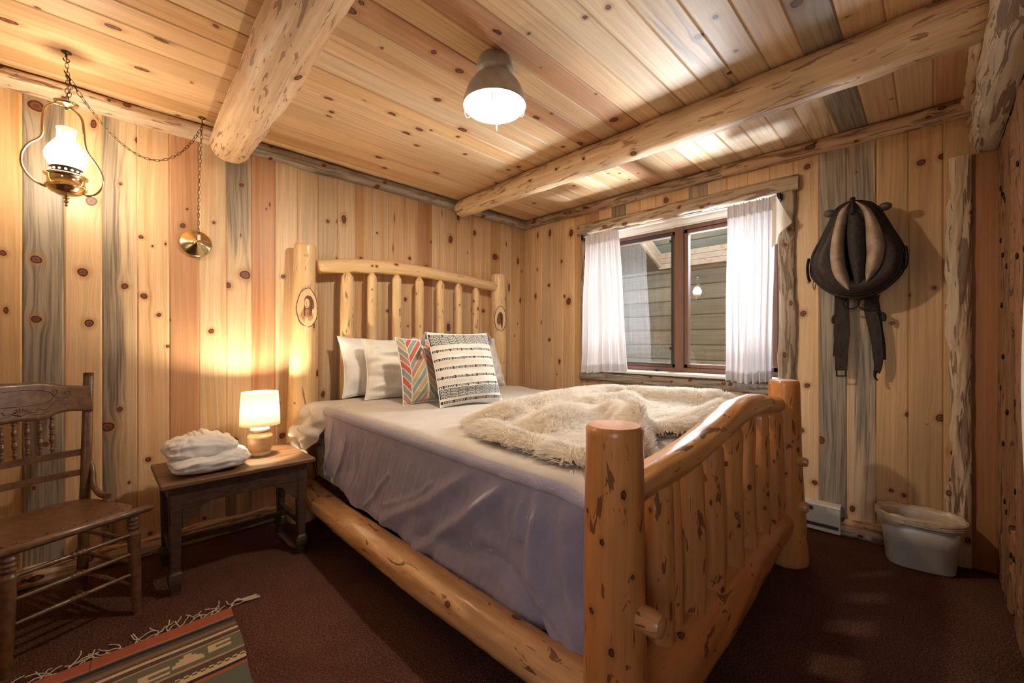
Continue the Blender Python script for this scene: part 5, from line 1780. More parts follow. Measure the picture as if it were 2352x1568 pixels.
b.inputs['Transmission Weight'].default_value = .6; b.inputs['Alpha'].default_value = .55
mb = MB()
mb.lathe([(.032, 2.045), (.0285, 2.058), (.0280, 2.078), (.0305, 2.094), (.0320, 2.0955), (.0325, 2.094), (.0295, 2.078), (.030, 2.058)], a, seg=48)
mb.build('chimney_top', mg, hl)
mb = MB()
mb.lathe([(.003, 2.186), (.008, 2.188), (.014, 2.192), (.030, 2.196), (.038, 2.203), (.0395, 2.209), (.037, 2.207), (.028, 2.201), (.012, 2.199), (.006, 2.206), (.005, 2.215)], a, seg=40)
mb.ball((hx_, hy_, 2.182), .009, 12)
mb.build('smoke_bell', M['brass'], hl)
for sg, pts in ((-1, [(147, 243), (124, 236), (106, 243), (99, 258), (97, 285), (97, 303), (90, 316), (66, 328), (51, 347), (48, 370), (56, 391), (74, 411), (90, 421), (106, 428)]),
                (1, [(150, 246), (166, 252), (182, 264), (190, 280), (193, 305), (196, 335), (202, 352), (218, 374), (230, 393), (237, 412), (234, 430), (224, 444), (210, 450), (194, 449)])):
    P = [onY(px, py, hy_) for px, py in pts]
    mb = MB(); mb.tube(spline(P, 70), .0048, 10)
    e = P[-1]
    mb.tube([e, (hx_ + sg * .058, hy_, e[2] + .004)], .0035, 8)
    mb.build('arm', M['brass'], hl)


def chain(mb, pts, link=.021, w=.0058, r=.0013):
    """oval links along a path, alternating planes"""
    P = spline(pts, max(3, int(np.linalg.norm(np.diff(np.array(pts), axis=0), axis=1).sum() / (link * .86)) + 1))
    for i in range(len(P) - 1):
        c = (P[i] + P[i + 1]) / 2; d = P[i + 1] - P[i]; d /= np.linalg.norm(d)
        ref = np.array([.3, 1, .1]) if abs(d[2]) > .8 else np.array([0, 0, 1.0])
        n = np.cross(d, ref); n /= np.linalg.norm(n); b_ = np.cross(d, n)
        s = n if i % 2 else (n * .35 + b_ * .94)
        t_ = np.linspace(0, 2 * PI, 15)
        cx_ = np.sign(np.cos(t_)) * np.abs(np.cos(t_)) ** .7; sy = np.sign(np.sin(t_)) * np.abs(np.sin(t_)) ** .7
        mb.tube(c + (link / 2 + .0015) * cx_[:, None] * d + w * sy[:, None] * s, r, 6, caps=False)


mb = MB()
chain(mb, [(hx_, hy_, 2.40), (hx_ + .004, hy_ + .002, 2.33), (hx_, hy_, 2.215)])
chain(mb, [(hx_ - .006, hy_, 2.345), (hx_ + .012, hy_ + .004, 2.30), (hx_ + .006, hy_ + .004, 2.222)])
H2 = (.425, 2.90, 2.40)
sw = []
for f in np.linspace(0, 1, 14):
    p = np.array([hx_ + .0, hy_ + .0, 2.335]) * (1 - f) + np.array([H2[0], H2[1], 2.375]) * f
    g_ = .265 * (1 - (2 * f - 1) ** 2) * (1 + .28 * (f - .5))
    p[2] -= g_
    sw.append(p)
chain(mb, sw, link=.025)
chain(mb, [(H2[0], H2[1], 2.40), (H2[0] - .002, H2[1] + .03, 2.25), (H2[0] - .004, H2[1] + .075, 1.99), (H2[0] - .006, 2.985, 1.755)], link=.025)
mb.build('chain', M['dark_brass'], hl)
for x, y in ((hx_, hy_), H2[:2]):
    mb = MB()
    mb.lathe([(0, ZC), (.017, ZC - .001), (.016, ZC - .005), (.008, ZC - .008), (.004, ZC - .010), (.0035, ZC - .022), (0, ZC - .023)], (x, y, 0), seg=20)
    mb.tube(spline([(x, y, ZC - .018), (x + .002, y, ZC - .028), (x + .010, y, ZC - .034), (x + .004, y, ZC - .043), (x - .007, y, ZC - .038), (x - .009, y, ZC - .030)], 14), .0022, 6)
    mb.build('ceiling_hook', M['dark_brass'], hl)
mb = MB()
cc = np.array([.415, 3.035, 1.742])
mb.lathe([(0, .052), (.006, .051), (.008, .046), (.007, .040), (.014, .036), (.022, .034), (.026, .030), (.036, .028), (.042, .023), (.056, .020), (.062, .015), (.074, .012), (.079, .006), (.080, 0)], cc, axis=(.05, -1, .12), seg=48)
mb.build('wall_canopy', M['brass'], hl)
mb = MB(); mb.box(cc + np.array([.0, -.060, .012]), cc + np.array([.014, -.056, .042]), bev=.001)
mb.build('paper_tag', M['ivory'], hl, 'small white tag')

# ---------------------------------------------------------------- ceiling light
cxl, cyl = 1.27, 1.385
cl = thing('ceiling_light', 'galvanized barn-style ceiling light with wire guard over a glowing globe', 'ceiling light', (cxl, cyl, 2.14))
mb = MB()
a = (cxl, cyl, 0)
mb.lathe([(0, ZC), (.072, ZC), (.076, 2.424), (.077, 2.414), (.080, 2.411), (.078, 2.405), (.082, 2.401), (.080, 2.395), (.084, 2.390), (.082, 2.384), (.085, 2.379), (.083, 2.372), (.078, 2.362), (.072, 2.355)], a, seg=56)
mb.build('canopy', M['galv'], cl)
mb = MB()
mb.lathe([(.072, 2.358), (.082, 2.352), (.100, 2.334), (.118, 2.306), (.131, 2.274), (.139, 2.244), (.1425, 2.225), (.1405, 2.223)], a, seg=64)
shd = mb.build('shade', M['galv'], cl)
mb = MB()
mb.lathe([(.1395, 2.224), (.136, 2.244), (.128, 2.273), (.115, 2.304), (.097, 2.331), (.070, 2.350), (0, 2.352)], a, seg=64)
mb.build('shade_lining', M['white_enamel'], shd)
mb = MB()
mb.lathe([(.045, 2.35), (.050, 2.31), (.058, 2.275), (.062, 2.245), (.058, 2.215), (.040, 2.195), (.0, 2.188)], a, seg=40)
mb.build('globe', frosted_glow('globe_glow', (1, .93, .82), 26, .75), cl)
mb = MB()
for k in range(2):
    ang = .75 + k * PI / 2
    L = []
    for f in np.linspace(-1, 1, 40):
        r_ = .128 * f
        z = 2.222 - .062 * (1 - abs(f) ** 2.6) if abs(f) < .93 else 2.222 - .062 * (1 - abs(f) ** 2.6)
        L.append((cxl + r_ * math.cos(ang), cyl + r_ * math.sin(ang), z))
    mb.tube(spline(L, 60), .0017, 6)
for k in range(4):
    ang = .75 + k * PI / 2
    e = np.array([math.cos(ang), math.sin(ang), 0]); o = np.array([cxl, cyl, 0])
    mb.tube(spline([o + e * .132 + (0, 0, 2.228), o + e * .134 + (0, 0, 2.195), o + e * .124 + (0, 0, 2.176), o + e * .108 + (0, 0, 2.184), o + e * .098 + (0, 0, 2.192)], 20), .0022, 6)
th = np.linspace(0, 2 * PI, 60)
mb.tube(np.stack([cxl + .126 * np.cos(th), cyl + .126 * np.sin(th), np.full(60, 2.212)], -1), .0017, 6, caps=False)
mb.build('wire_guard', simple('guard_wire', (.62, .52, .36), .35, .6), cl)

# ---------------------------------------------------------------- chair
CO = np.array([-.127, 2.525, 0]); ca = math.radians(23.6)
EXc = np.array([math.cos(ca), math.sin(ca), 0]); EYc = np.array([-math.sin(ca), math.cos(ca), 0])


def cp(x, y, z): return CO + EXc * x + EYc * y + np.array([0, 0, z])


def cpl(L): return np.array([cp(*p) for p in L])


ch = thing('pressback_chair', 'antique pressed-back oak side chair with turned spindles, beside the bench table', 'chair', tuple(CO))
SZ = .452
mb = MB()
out = []
for k in range(60):
    t_ = k / 60 * 2 * PI
    x = math.copysign(abs(math.cos(t_)) ** .42, math.cos(t_)); y = math.copysign(abs(math.sin(t_)) ** .42, math.sin(t_))
    wx = .215 - .030 * (y + 1) / 2
    out.append((x * wx, y * .205 - .01))
rows = []
for q, z in ((.0, SZ - .006), (.45, SZ - .007), (.72, SZ - .005), (.80, SZ - .001), (.97, SZ), (1.0, SZ - .004), (1.0, SZ - .020), (.97, SZ - .024), (.5, SZ - .024), (0, SZ - .024)):
    rows.append([cp(x * max(q, .001), -.01 + (y + .01) * max(q, .001), z) for x, y in out])
mb.grid(np.array(rows), closed_v=True, smooth=True)
mb.build('seat', M['oak'], ch)
mb = MB()
mb.tube(cpl([(-.245, -.205, SZ - .012), (-.235, -.205, SZ - .012), (.235, -.205, SZ - .012), (.245, -.205, SZ - .012)]), [.008, .016, .016, .008], 14)
mb.build('front_rail', M['oak'], ch)
for p_ in [cp(-.19 + k * .038, -.172, SZ + .0005) for k in range(11)] + [cp(s * (.188 - .005 * k), -.13 + k * .07, SZ + .0005) for k in range(5) for s in (-1, 1)]:
    mb = MB(); mb.ball(p_, .0042, 8, (1, 1, .5))
    mb.build('stud', M['dark_brass'], ch)


def turned(mb, p, q, r, beads=(), seg=12, prof=None):
    p, q = np.array(p), np.array(q); L = np.linalg.norm(q - p)
    s = np.linspace(0, 1, 90)
    rr = np.full(90, r) if prof is None else np.interp(s, *zip(*prof)) * r
    for b_, h, w_ in beads: rr = rr + h * np.exp(-((s - b_) / w_) ** 2)
    mb.tube(p + (q - p) * s[:, None], rr, seg)


for sx in (-1, 1):
    mb = MB()
    turned(mb, cp(sx * .190, -.200, 0), cp(sx * .180, -.190, SZ - .02), .0195, [(.86, .006, .012), (.90, .006, .012), (.94, .005, .012), (.80, .003, .01)], 16, [(0, .72), (.05, .82), (.35, 1.0), (.78, 1.15), (.84, .85), (.97, .95), (1, .8)])
    mb.build('leg', M['oak'], ch)
    mb = MB()
    mb.tube(spline(cpl([(sx * .190, .235, 0), (sx * .187, .21, .22), (sx * .186, .195, SZ - .02), (sx * .192, .20, .58), (sx * .212, .235, .82), (sx * .232, .272, 1.018)]), 50), np.linspace(.0205, .0185, 50), 16, squash=.85)
    mb.build('back_post', M['oak'], ch)
    mb = MB()
    mb.tube(spline(cpl([(sx * .206, .205, .625), (sx * .206, .175, .57), (sx * .196, .145, .505), (sx * .198, .10, .470), (sx * .200, .04, SZ + .014)]), 30), np.linspace(.008, .0135, 30), 12)
    mb.build('arm_brace', M['oak'], ch)
    for z, dz in ((.315, .0), (.215, 0), (.12, 0)):
        mb = MB()
        turned(mb, cp(sx * .184, -.195, z), cp(sx * .170, .225, z - .015), .0085, [(.5, .003, .03)], 10, [(0, .8), (.5, 1.15), (1, .8)])
        mb.build('side_stretcher', M['oak'], ch)
for z in (.345, .262, .175):
    mb = MB()
    turned(mb, cp(-.185, -.197, z), cp(.185, -.197, z), .0085, [(.46, .005, .010), (.5, .004, .010), (.54, .005, .010)], 10, [(0, .75), (.3, 1.1), (.5, 1.15), (.7, 1.1), (1, .75)])
    mb.build('front_stretcher', M['oak'], ch)
for z in (.30, .19):
    mb = MB()
    turned(mb, cp(-.168, .215, z), cp(.168, .215, z), .008, [], 10)
    mb.build('back_stretcher', M['oak'], ch)
# crest rail with pressed scrolls
mb = MB()
xs = np.linspace(-.222, .222, 90)


def crest_top(x): return .965 + .028 * math.exp(-(x / .105) ** 4) - .006 * math.cos(x / .222 * 2 * PI) * .6


def crest_bot(x): return .845 - .022 * math.exp(-(x / .085) ** 4) + .004 * math.cos(x / .222 * 3 * PI)


def crest_y(x, z): return .222 + (z - .78) * .20 + .022 * (1 - (x / .18) ** 2)


rows = []
for x in xs:
    zt_, zb2 = crest_top(x), crest_bot(x)
    zz = np.linspace(zb2, zt_, 12)
    fr_ = [cp(x, crest_y(x, z) - .010, z) for z in zz]
    bk_ = [cp(x, crest_y(x, z) + .008, z) for z in zz[::-1]]
    rows.append(fr_ + bk_)
mb.grid(np.array(rows), closed_v=True, smooth=True, flip=False)
cr_ = mb.build('crest_rail', M['oak'], ch)
mb = MB()


def carve(pts, r=.0028):
    mb.tube(spline([cp(x, crest_y(x, z) - .0105, z) for x, z in pts], 12 * len(pts)), r, 6)


th = np.linspace(0, 2 * PI, 40)
carve([(.105 * math.copysign(abs(math.cos(t_)) ** .7, math.cos(t_)), .925 + .034 * math.sin(t_)) for t_ in th[:-1:3]] + [(.105, .925)], .0022)
for s in (-1, 1):
    carve([(s * .100, .945), (s * .112, .955), (s * .118, .940), (s * .108, .925), (s * .128, .912), (s * .150, .918), (s * .160, .935), (s * .150, .945), (s * .140, .938), (s * .146, .928)], .0024)
    carve([(s * .02, .868), (s * .045, .862), (s * .055, .874), (s * .075, .868), (s * .095, .884), (s * .112, .905)], .0028)
    carve([(s * .03, .856), (s * .06, .850), (s * .09, .862)], .0022)
for k in range(7):
    t_ = -1.2 + k * .4
    carve([(0, .852), (.028 * math.sin(t_), .852 + .030 * math.cos(t_))], .0042)
mb.build('pressed_carving', M['oak'], cr_)
for z, hh in ((.655, .014), (.565, .013)):
    mb = MB()
    rows = []
    for x in np.linspace(-.196, .196, 30):
        y = .215 + (z - .60) * .16 + .018 * (1 - (x / .18) ** 2)
        rows.append([cp(x, y - .009, z - hh), cp(x, y + .007, z - hh), cp(x, y + .007, z + hh), cp(x, y - .009, z + hh)])
    mb.grid(np.array(rows), closed_v=True, smooth=False, flip=True)
    mb.build('back_rail', M['oak'], ch)
for k in range(6):
    x = -.095 + k * .038
    zb2, zt_ = .668, crest_bot(x) + .006
    y0_, y1_ = .226 + .016, crest_y(x, zt_) - .001
    mb = MB()
    turned(mb, cp(x, y0_, zb2), cp(x, y1_, zt_), .0068, [(.10, .005, .014), (.20, .004, .012), (.50, .005, .018), (.56, .004, .012), (.80, .004, .012), (.90, .005, .014)], 12,
           [(0, .8), (.12, .9), (.2, .7), (.35, 1.5), (.48, .85), (.55, .8), (.68, 1.45), (.8, .75), (.9, .9), (1, .8)])
    mb.build('spindle', M['oak'], ch)

# ---------------------------------------------------------------- rug
RX0, RX1, RY1, RY0 = -.36, .425, 2.165, .95
rug = thing('rug', 'flat-woven southwestern rug with red, black and green bands and stepped cream motifs', 'rug', (.03, 1.55, 0))


def rugcol(x, v):
    red = (.36, .085, .035); cream = (.55, .40, .23); blk = (.02, .017, .02); brn = (.19, .115, .07); dk = (.085, .055, .035); grn = (.135, .125, .075); rose = (.34, .185, .12); tan = (.40, .26, .14); slate = (.105, .11, .08)
    c = np.zeros(x.shape + (3,)) + slate
    total = RY1 - RY0
    v = np.minimum(v, total - v)
    for a, b, q in ((0, .060, red), (.060, .070, rose), (.070, .078, dk), (.078, .094, blk), (.094, .112, dk), (.112, .140, brn), (.140, .150, dk), (.150, .166, cream), (.166, .190, dk), (.190, .198, tan), (.198, .292, grn), (.292, .306, tan), (.306, .328, dk),
                    (.328, .350, dk), (.350, .370, cream), (.370, .386, blk), (.386, .402, red), (.402, 9, slate)):
        c[(v >= a) & (v < b)] = q
    ck = (v >= .332) & (v < .348)
    cc_ = (np.floor(x / .012).astype(int) + np.floor((v - .332) / .008).astype(int)) % 2 == 0
    c[ck & cc_] = cream
    m = (v >= .200) & (v < .290)
    q = (v - .200) / .090
    xx = ((RX1 - x) / .36) % 1.0
    # hooks
    h1 = m & (xx > .10) & (xx < .30) & (q > .12) & (q < .62) & ~((xx > .10) & (xx < .24) & (q > .30) & (q < .46))
    h2 = m & (xx > .62) & (xx < .86) & (q > .40) & (q < .90) & ~((xx > .62) & (xx < .78) & (q > .58) & (q < .74))
    st = m & (xx > .34) & (xx < .60) & (q > .10 + .14 * np.floor(np.abs(xx - .47) / .035)) & (q < .78)
    st2 = m & ((xx > .86) | (xx < .06)) & (q > .45 + .1 * np.floor(((xx + .5) % 1) / .04) % 3)
    c[h1 | st] = cream; c[h2] = cream; c[st2] = rose
    return c


nx_, ny_ = 230, 300
xs = np.linspace(RX0, RX1, nx_); yy = np.linspace(RY1, RY0, ny_)
XX, YY = np.meshgrid(xs, yy, indexing='ij')
rng = np.random.RandomState(12)
ZZ = .007 + .0015 * sines(rng, 8, 9, XX, YY)
XE = XX + .004 * np.sin(YY * 14) * (XX - RX0 > .35) - .055 * (RY1 - YY) / 1.2 * 0
xm = (XX[:-1, :-1] + XX[1:, 1:]) / 2; ym = (YY[:-1, :-1] + YY[1:, 1:]) / 2
mb = MB(); mb.grid(np.stack([XE - .075 * (RY1 - YY), YY, ZZ], -1), fc=rugcol(xm, RY1 - ym), flip=True)
mb.build('weave', M['rugweave'], rug)
mb = MB()
rng = np.random.RandomState(44)
for side_y, sgn in ((RY1, 1), (RY0, -1)):
    mb = MB()
    for k in range(23):
        x = RX1 - .01 - k * .0345 - (.09 if sgn < 0 else 0)
        for j in range(2):
            a0 = rng.uniform(.7, 2.3) if rng.rand() < .8 else rng.uniform(.1, 3)
            L = rng.uniform(.05, .10)
            p = np.array([x + rng.uniform(-.008, .008), side_y - sgn * .003, .008]); pts = [p]
            a_ = a0
            for s in range(4):
                a_ += rng.uniform(-.7, .7)
                p = p + np.array([math.cos(a_), sgn * abs(math.sin(a_)) * .9, 0]) * L / 4
                q = p.copy(); q[2] = rng.uniform(.004, .016); pts.append(q)
            mb.tube(spline(pts, 16), .0021, 5)
    if sgn > 0:
        for j in range(5):
            mb.tube(spline([(RX1 - .005, side_y - .002, .008), (RX1 + .01 + .004 * j, side_y + .02 + .004 * j, .015), (RX1 + .05, side_y + .025 - .006 * j, .012), (RX1 + .09 + rng.uniform(0, .02), side_y + .012 - .012 * j * .7 + .02, .006)], 16), .0024, 5)
    mb.build('fringe', M['yarn'], rug)

# ---------------------------------------------------------------- horse collar and hames on the wall
HX = 3.03
hc = thing('horse_collar', 'old dark leather horse collar with cream pads and hanging harness straps on the wall', 'horse collar', (3.12, .30, 1.3))


def cw_(px, py, x): return onX(px, py, x)


s_ = 270 / 941.0


def q_(x, y): return (1840 + x * s_, 440 + y * s_)     # readings taken off an enlarged view


outl = [(410, 85), (330, 120), (260, 210), (190, 350), (120, 490), (95, 560), (90, 640), (120, 700), (200, 770), (300, 815), (440, 832), (560, 810), (680, 745), (780, 650), (812, 560), (815, 490), (780, 400), (700, 280), (620, 160), (520, 95)]
OW = np.array([cw_(*q_(*p), HX) for p in outl])
OS = spline(np.vstack([OW, OW[:1]]), 121)[:-1]
cen = cw_(*q_(450, 480), HX)
rows = []
prof_c = [(1.0, .12), (1.035, .10), (1.04, .06), (1.02, .01), (1.0, -.015), (.93, -.045), (.80, -.060), (.62, -.052), (.50, -.030), (.45, .0), (.43, .05), (.42, .11)]
for k_, dx in prof_c:
    R_ = cen + (OS - cen) * k_
    if k_ < .7:           # the inner opening is a narrow upright slot
        mix = (.7 - k_) / .3
        R_[:, 1] = cen[1] + (R_[:, 1] - cen[1]) * (1 - .55 * min(1, mix))
        R_[:, 2] = cen[2] + (R_[:, 2] - cen[2]) * (1 + .55 * min(1, mix))
    R_ = R_.copy(); R_[:, 0] = HX + dx
    rows.append(R_)
mb = MB(); mb.grid(np.array(rows), closed_v=True, flip=False)
mb.build('collar_body', M['leather'], hc)
mb = MB()
rim = cen + (OS - cen) * 1.03; rim[:, 0] = HX + .015
mb.tube(np.vstack([rim, rim[:1]]), .010, 10, caps=False)
rim2 = cen + (OS - cen) * .985; rim2[:, 0] = HX - .018
mb.tube(np.vstack([rim2, rim2[:1]]), .004, 8, caps=False)
mb.build('rim_roll', M['leather'], hc)


def pad(outer, inner, d0, bulge, mat, name, n=40, m=16):
    A_ = spline([cw_(*q_(*p), HX) for p in outer], n); B_ = spline([cw_(*q_(*p), HX) for p in inner], n)
    rows = []
    for k in range(m):
        f = k / (m - 1)
        P = A_ * (1 - f) + B_ * f
        P[:, 0] = HX + d0 - bulge * math.sin(PI * f) ** .6 * np.sin(PI * np.linspace(.03, .97, n)) ** .45
        rows.append(P)
    rb = [P_.copy() for P_ in (rows[-1], rows[0])]
    for P_ in rb: P_[:, 0] = HX + .06
    mb = MB(); mb.grid(np.array(rows + rb), closed_u=True, flip=True)
    return mb.build(name, mat, hc)


pad([(395, 110), (320, 170), (275, 300), (245, 450), (245, 580), (275, 690), (330, 755), (392, 795)], [(400, 118), (385, 200), (362, 320), (352, 450), (360, 590), (385, 680), (400, 740), (402, 790)], -.045, .055, M['pad'], 'pad')
pad([(440, 100), (500, 180), (520, 270), (525, 400), (530, 520), (520, 650), (530, 735)], [(470, 100), (560, 150), (630, 260), (675, 380), (680, 460), (655, 580), (600, 670), (535, 735)], -.045, .060, M['pad'], 'pad')
pad([(395, 110), (372, 230), (368, 340), (375, 440), (395, 560), (425, 690), (430, 760)], [(460, 105), (520, 260), (520, 380), (525, 500), (515, 640), (500, 740), (480, 790)], -.030, .060, M['fleece'], 'fleece_lining')
mb = MB()
for (p, q, w) in (((425, 60), (408, 170), .014),):
    mb.tube(spline([cw_(*q_(413, 55), HX - .03), cw_(*q_(412, 110), HX - .07), cw_(*q_(410, 180), HX - .08)], 12), .009, 10)
mb.ball(cw_(*q_(412, 58), HX - .03), .014, 14, (1, 1, .8))
mb.build('top_peg', M['strap'], hc)
for (x, y), s in (((228, 175), -1), ((672, 118), 1)):
    mb = MB()
    k0 = cw_(*q_(x, y), HX + .02)
    mb.ball(k0, .026, 16, (.9, 1.15, .85))
    k1 = cw_(*q_(x - s * 48, y + 50), HX + .03)
    mb.tube([k0, k1], [.012, .010], 10)
    mb.build('hame_knob', simple('hame_ball', (.10, .07, .05), .45, col2=(.06, .04, .03)), hc)
for s, pts in ((-1, [(405, 92), (300, 130), (240, 230), (170, 370), (100, 500), (85, 600)]), (1, [(430, 92), (540, 88), (620, 140), (690, 240), (760, 360), (815, 460), (832, 560)])):
    mb = MB()
    P = spline([cw_(*q_(*p), HX + .012) for p in pts], 50)
    mb.tube(P, .009, 10)
    mb.build('hame', M['iron'], hc)
for s, (x, y) in ((-1, (72, 630)), (1, (825, 530))):
    mb = MB()
    P = spline([cw_(*q_(x + 10 * s, y - 90), HX + .01), cw_(*q_(x + 22 * s, y - 20), HX - .005), cw_(*q_(x + 14 * s, y + 60), HX + .0), cw_(*q_(x, y + 85), HX + .01)], 20)
    mb.tube(P, .013, 8, squash=.6)
    for k in range(4): mb.ball(P[4 + 4 * k] + np.array([-.010, 0, 0]), .004, 8)
    mb.build('side_buckle', M['iron'], hc)
mb = MB()
mb.tube(spline([cw_(*q_(100, 715), HX), cw_(*q_(95, 750), HX - .005), cw_(*q_(108, 790), HX), cw_(*q_(115, 740), HX)], 16), .002, 6)
mb.build('thong', M['strap'], hc)


def strap_geo(pts, w, x0, name, mat=None, th=.006):
    """flat strap hanging through px readings (centre line)"""
    C_ = spline([cw_(*q_(p[0], p[1]), x0 + (p[2] if len(p) > 2 else 0)) for p in pts], 40)
    W_ = np.interp(np.linspace(0, 1, 40), np.linspace(0, 1, len(w)), w)
    d = np.gradient(C_, axis=0); d /= np.linalg.norm(d, axis=1)[:, None]
    out = np.array([-1.0, 0, 0])
    sd = np.cross(d, out); sd /= np.linalg.norm(sd, axis=1)[:, None]
    rows = [C_ + sd * W_[:, None] / 2 * a + out * b for a, b in ((-1, 0), (-.95, th), (.95, th), (1, 0), (.95, -th), (-.95, -th))]
    mb = MB(); mb.grid(np.array(rows), closed_u=True, smooth=False)
    mb.F.append(tuple(mb.n - 40 * 6 + 40 * k for k in range(6))); mb.S.append(False)
    mb.F.append(tuple(40 * k + 39 for k in reversed(range(6)))); mb.S.append(False)
    return mb.build(name, mat or M['strap'], hc)


SX = 3.155
strap_geo([(325, 825), (325, 950), (325, 1150), (322, 1300), (320, 1430)], [.066, .070, .078, .064, .058], SX - .01, 'strap')
strap_geo([(300, 960), (305, 1080), (290, 1200), (278, 1320)], [.03, .035, .035, .03], SX + .012, 'strap')
strap_geo([(570, 825), (560, 950), (590, 1100), (610, 1250), (618, 1380), (605, 1450)], [.066, .060, .058, .050, .045, .03], SX - .01, 'strap')
strap_geo([(600, 880), (622, 1080), (645, 1220), (655, 1345)], [.03, .035, .034, .028], SX + .012, 'strap')
for cxp, cyp in ((400, 893), (522, 895)):
    mb = MB()
    c0_ = cw_(*q_(cxp, cyp), SX - .04)
    th = np.linspace(0, 2 * PI, 30)
    mb.tube(np.stack([np.full(30, c0_[0]) - .004 * np.cos(th), c0_[1] + .036 * np.cos(th), c0_[2] + .032 * np.sin(th)], -1), .0042, 8, caps=False)
    mb.build('ring', M['iron'], hc)
mb = MB()
bk = [cw_(*q_(*p), SX - .012) for p in ((285, 1425), (357, 1425), (357, 1475), (285, 1475), (285, 1425))]
for i in range(4): mb.tube([bk[i], bk[i + 1]], .0042, 8)
mb.build('buckle', M['iron'], hc)
mb = MB()
mb.tube(spline([cw_(*q_(*p), SX - .012) for p in ((598, 1430), (590, 1470), (600, 1500), (618, 1508))], 16), [*np.linspace(.009, .004, 16)], 8)
mb.build('hook', M['iron'], hc)
for pts in ([(605, 955), (640, 970), (668, 990), (665, 1035)], [(285, 985), (262, 1000), (255, 1035), (262, 1055)]):
    mb = MB()
    mb.tube(spline([cw_(*q_(*p), SX - .01) for p in pts], 16), .008, 8)
    mb.build('strap_end', M['iron'], hc)
mb = MB(); mb.tube([(DB, .30, 1.93), (HX + .03, .30, 1.945)], .008, 8)
mb.build('wall_peg', M['iron'], hc)

# ---------------------------------------------------------------- waste bin with a liner
wb = thing('waste_bin', 'white plastic waste bin with a tan liner folded over its rim', 'waste bin', (3.05, .045, 0))


def rr_ring(cx_, cy_, w, d, r, z, n=64, ang=0.0, wob=0.0, seed=0):
    rng = np.random.RandomState(seed)
    L = []
    for k in range(n):
        t_ = k / n * 2 * PI
        c_, s2 = math.cos(t_), math.sin(t_)
        x = w / 2 * math.copysign(abs(c_) ** .62, c_); y = d / 2 * math.copysign(abs(s2) ** .62, s2)
        L.append((x, y))
    L = np.array(L)
    L *= (1 + wob * sines(rng, 5, 3, np.cos(np.linspace(0, 6.28, n)), np.sin(np.linspace(0, 6.28, n))))[:, None]
    c_, s2 = math.cos(ang), math.sin(ang)
    return np.stack([cx_ + L[:, 0] * c_ - L[:, 1] * s2, cy_ + L[:, 0] * s2 + L[:, 1] * c_, np.full(n, z)], -1)


BC = (3.055, .045); BA = math.radians(8)
rows = [rr_ring(*BC, .002, .002, 0, .003, ang=BA), rr_ring(*BC, .175, .25, 0, .003, ang=BA), rr_ring(*BC, .185, .262, 0, .012, ang=BA), rr_ring(*BC, .20, .285, 0, .13, ang=BA), rr_ring(*BC, .204, .288, 0, .132, ang=BA), rr_ring(*BC, .222, .315, 0, .262, ang=BA), rr_ring(*BC, .214, .307, 0, .262, ang=BA), rr_ring(*BC, .19, .27, 0, .10, ang=BA)]
mb = MB(); mb.grid(np.array(rows), closed_v=True, flip=True)
mb.build('bin_body', M['white_plastic'], wb)
rows = []
for k, (w, d, z, wo) in enumerate(((.17, .24, .10, .02), (.205, .295, .245, .008), (.222, .318, .268, .006), (.236, .334, .276, .010), (.248, .346, .266, .016), (.245, .342, .245, .018), (.238, .333, .222, .014), (.236, .330, .218, .012))):
    R_ = rr_ring(*BC, w, d, 0, z, 96, BA, wo, 3 + k)
    R_[:, 2] += .012 * np.sin(np.linspace(0, 6.28, 96) * 2 + 1) * (k > 4) + .003 * np.sin(np.linspace(0, 6.28, 96) * 11 + k)
    rows.append(R_)
mb = MB(); mb.grid(np.array(rows), closed_v=True, flip=True)
rng = np.random.RandomState(9)
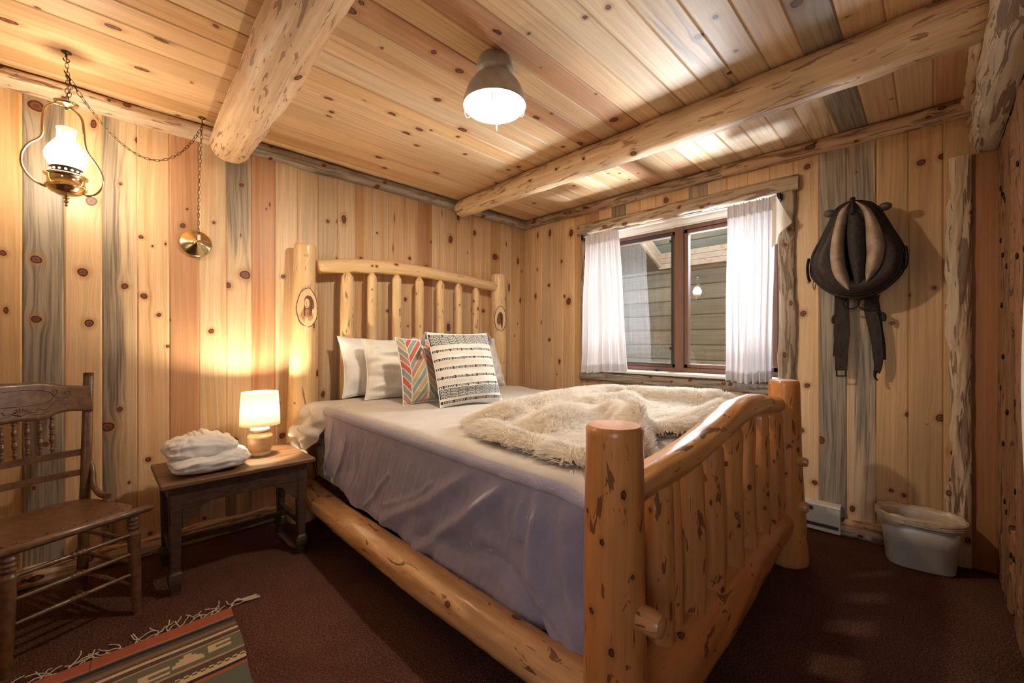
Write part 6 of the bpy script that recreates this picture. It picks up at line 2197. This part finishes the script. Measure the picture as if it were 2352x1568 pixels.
for k in range(9):
    t_ = np.linspace(.2 + k * .3, 1.9 + k * .35, 24)
    R_ = rr_ring(*BC, .246, .345, 0, 0, 240, BA)
    idx = ((t_ / 6.28) * 240).astype(int) % 240
    P = R_[idx]; P[:, 2] = .262 - .03 * rng.rand() - .012 * np.sin(np.linspace(0, 3, 24) + k)
    mb.tube(P, .003, 5)
mb.build('liner', M['bag'], wb)

# ---------------------------------------------------------------- baseboard heater
ht = thing('baseboard_heater', 'cream electric baseboard heater under the window behind the bed', 'heater', (3.18, 1.1, 0))
mb = MB()
hy0, hy1 = .385, 1.92
pr = [(DB - .002, .175), (DB - .062, .172), (DB - .068, .160), (DB - .062, .158), (DB - .062, .150), (DB - .066, .055), (DB - .055, .05), (DB - .055, .03), (DB - .068, .028), (DB - .070, .012), (DB - .002, .012)]
V = [(x, hy0, z) for x, z in pr] + [(x, hy1, z) for x, z in pr]; k = len(pr)
F = [(i, (i + 1) % k, (i + 1) % k + k, i + k) for i in range(k)] + [tuple(range(k))[::-1], tuple(range(k, 2 * k))]
mb.add(V, F, False)
mb.build('casing', M['heater'], ht)
mb = MB(); mb.box((DB - .0665, hy0 + .002, .055), (DB - .0640, hy0 + .13, .152), bev=.001)
mb.build('end_panel', M['heater'], ht)
mb = MB()
mb.box((DB - .067, hy0 + .135, .128), (DB - .060, hy0 + .30, .150))
mb.box((DB - .060, hy0 + .01, .032), (DB - .054, hy1 - .01, .048))
mb.build('vent', M['rubber'], ht)

# white cloth on a peg at the near end of the closet wall
cl_ = thing('hanging_cloth', 'white cloth hanging at the near edge of the plank closet door', 'cloth', (1.83, -.2, .2))
mb = MB()
U, Vv = np.meshgrid(np.linspace(0, 1, 26), np.linspace(0, 1, 60), indexing='ij')
X_ = 1.805 + .05 * U * (1 - .4 * (1 - Vv)) ; Z_ = 1.46 - 1.30 * Vv
Y_ = YC + .036 + .010 * np.sin(U * 9 + Vv * 2) + .012 * np.sin(Vv * 5)
fr_ = np.stack([X_, Y_, Z_], -1); bk_ = np.stack([X_, Y_ - .008, Z_], -1)
mb.grid(fr_, flip=True); mb.grid(bk_)
mb.build('cloth', M['cotton'], cl_)
mb = MB(); mb.tube([(1.83, YC - .01, 1.47), (1.83, YC + .04, 1.475)], .006, 8)
mb.build('peg', M['iron'], cl_)
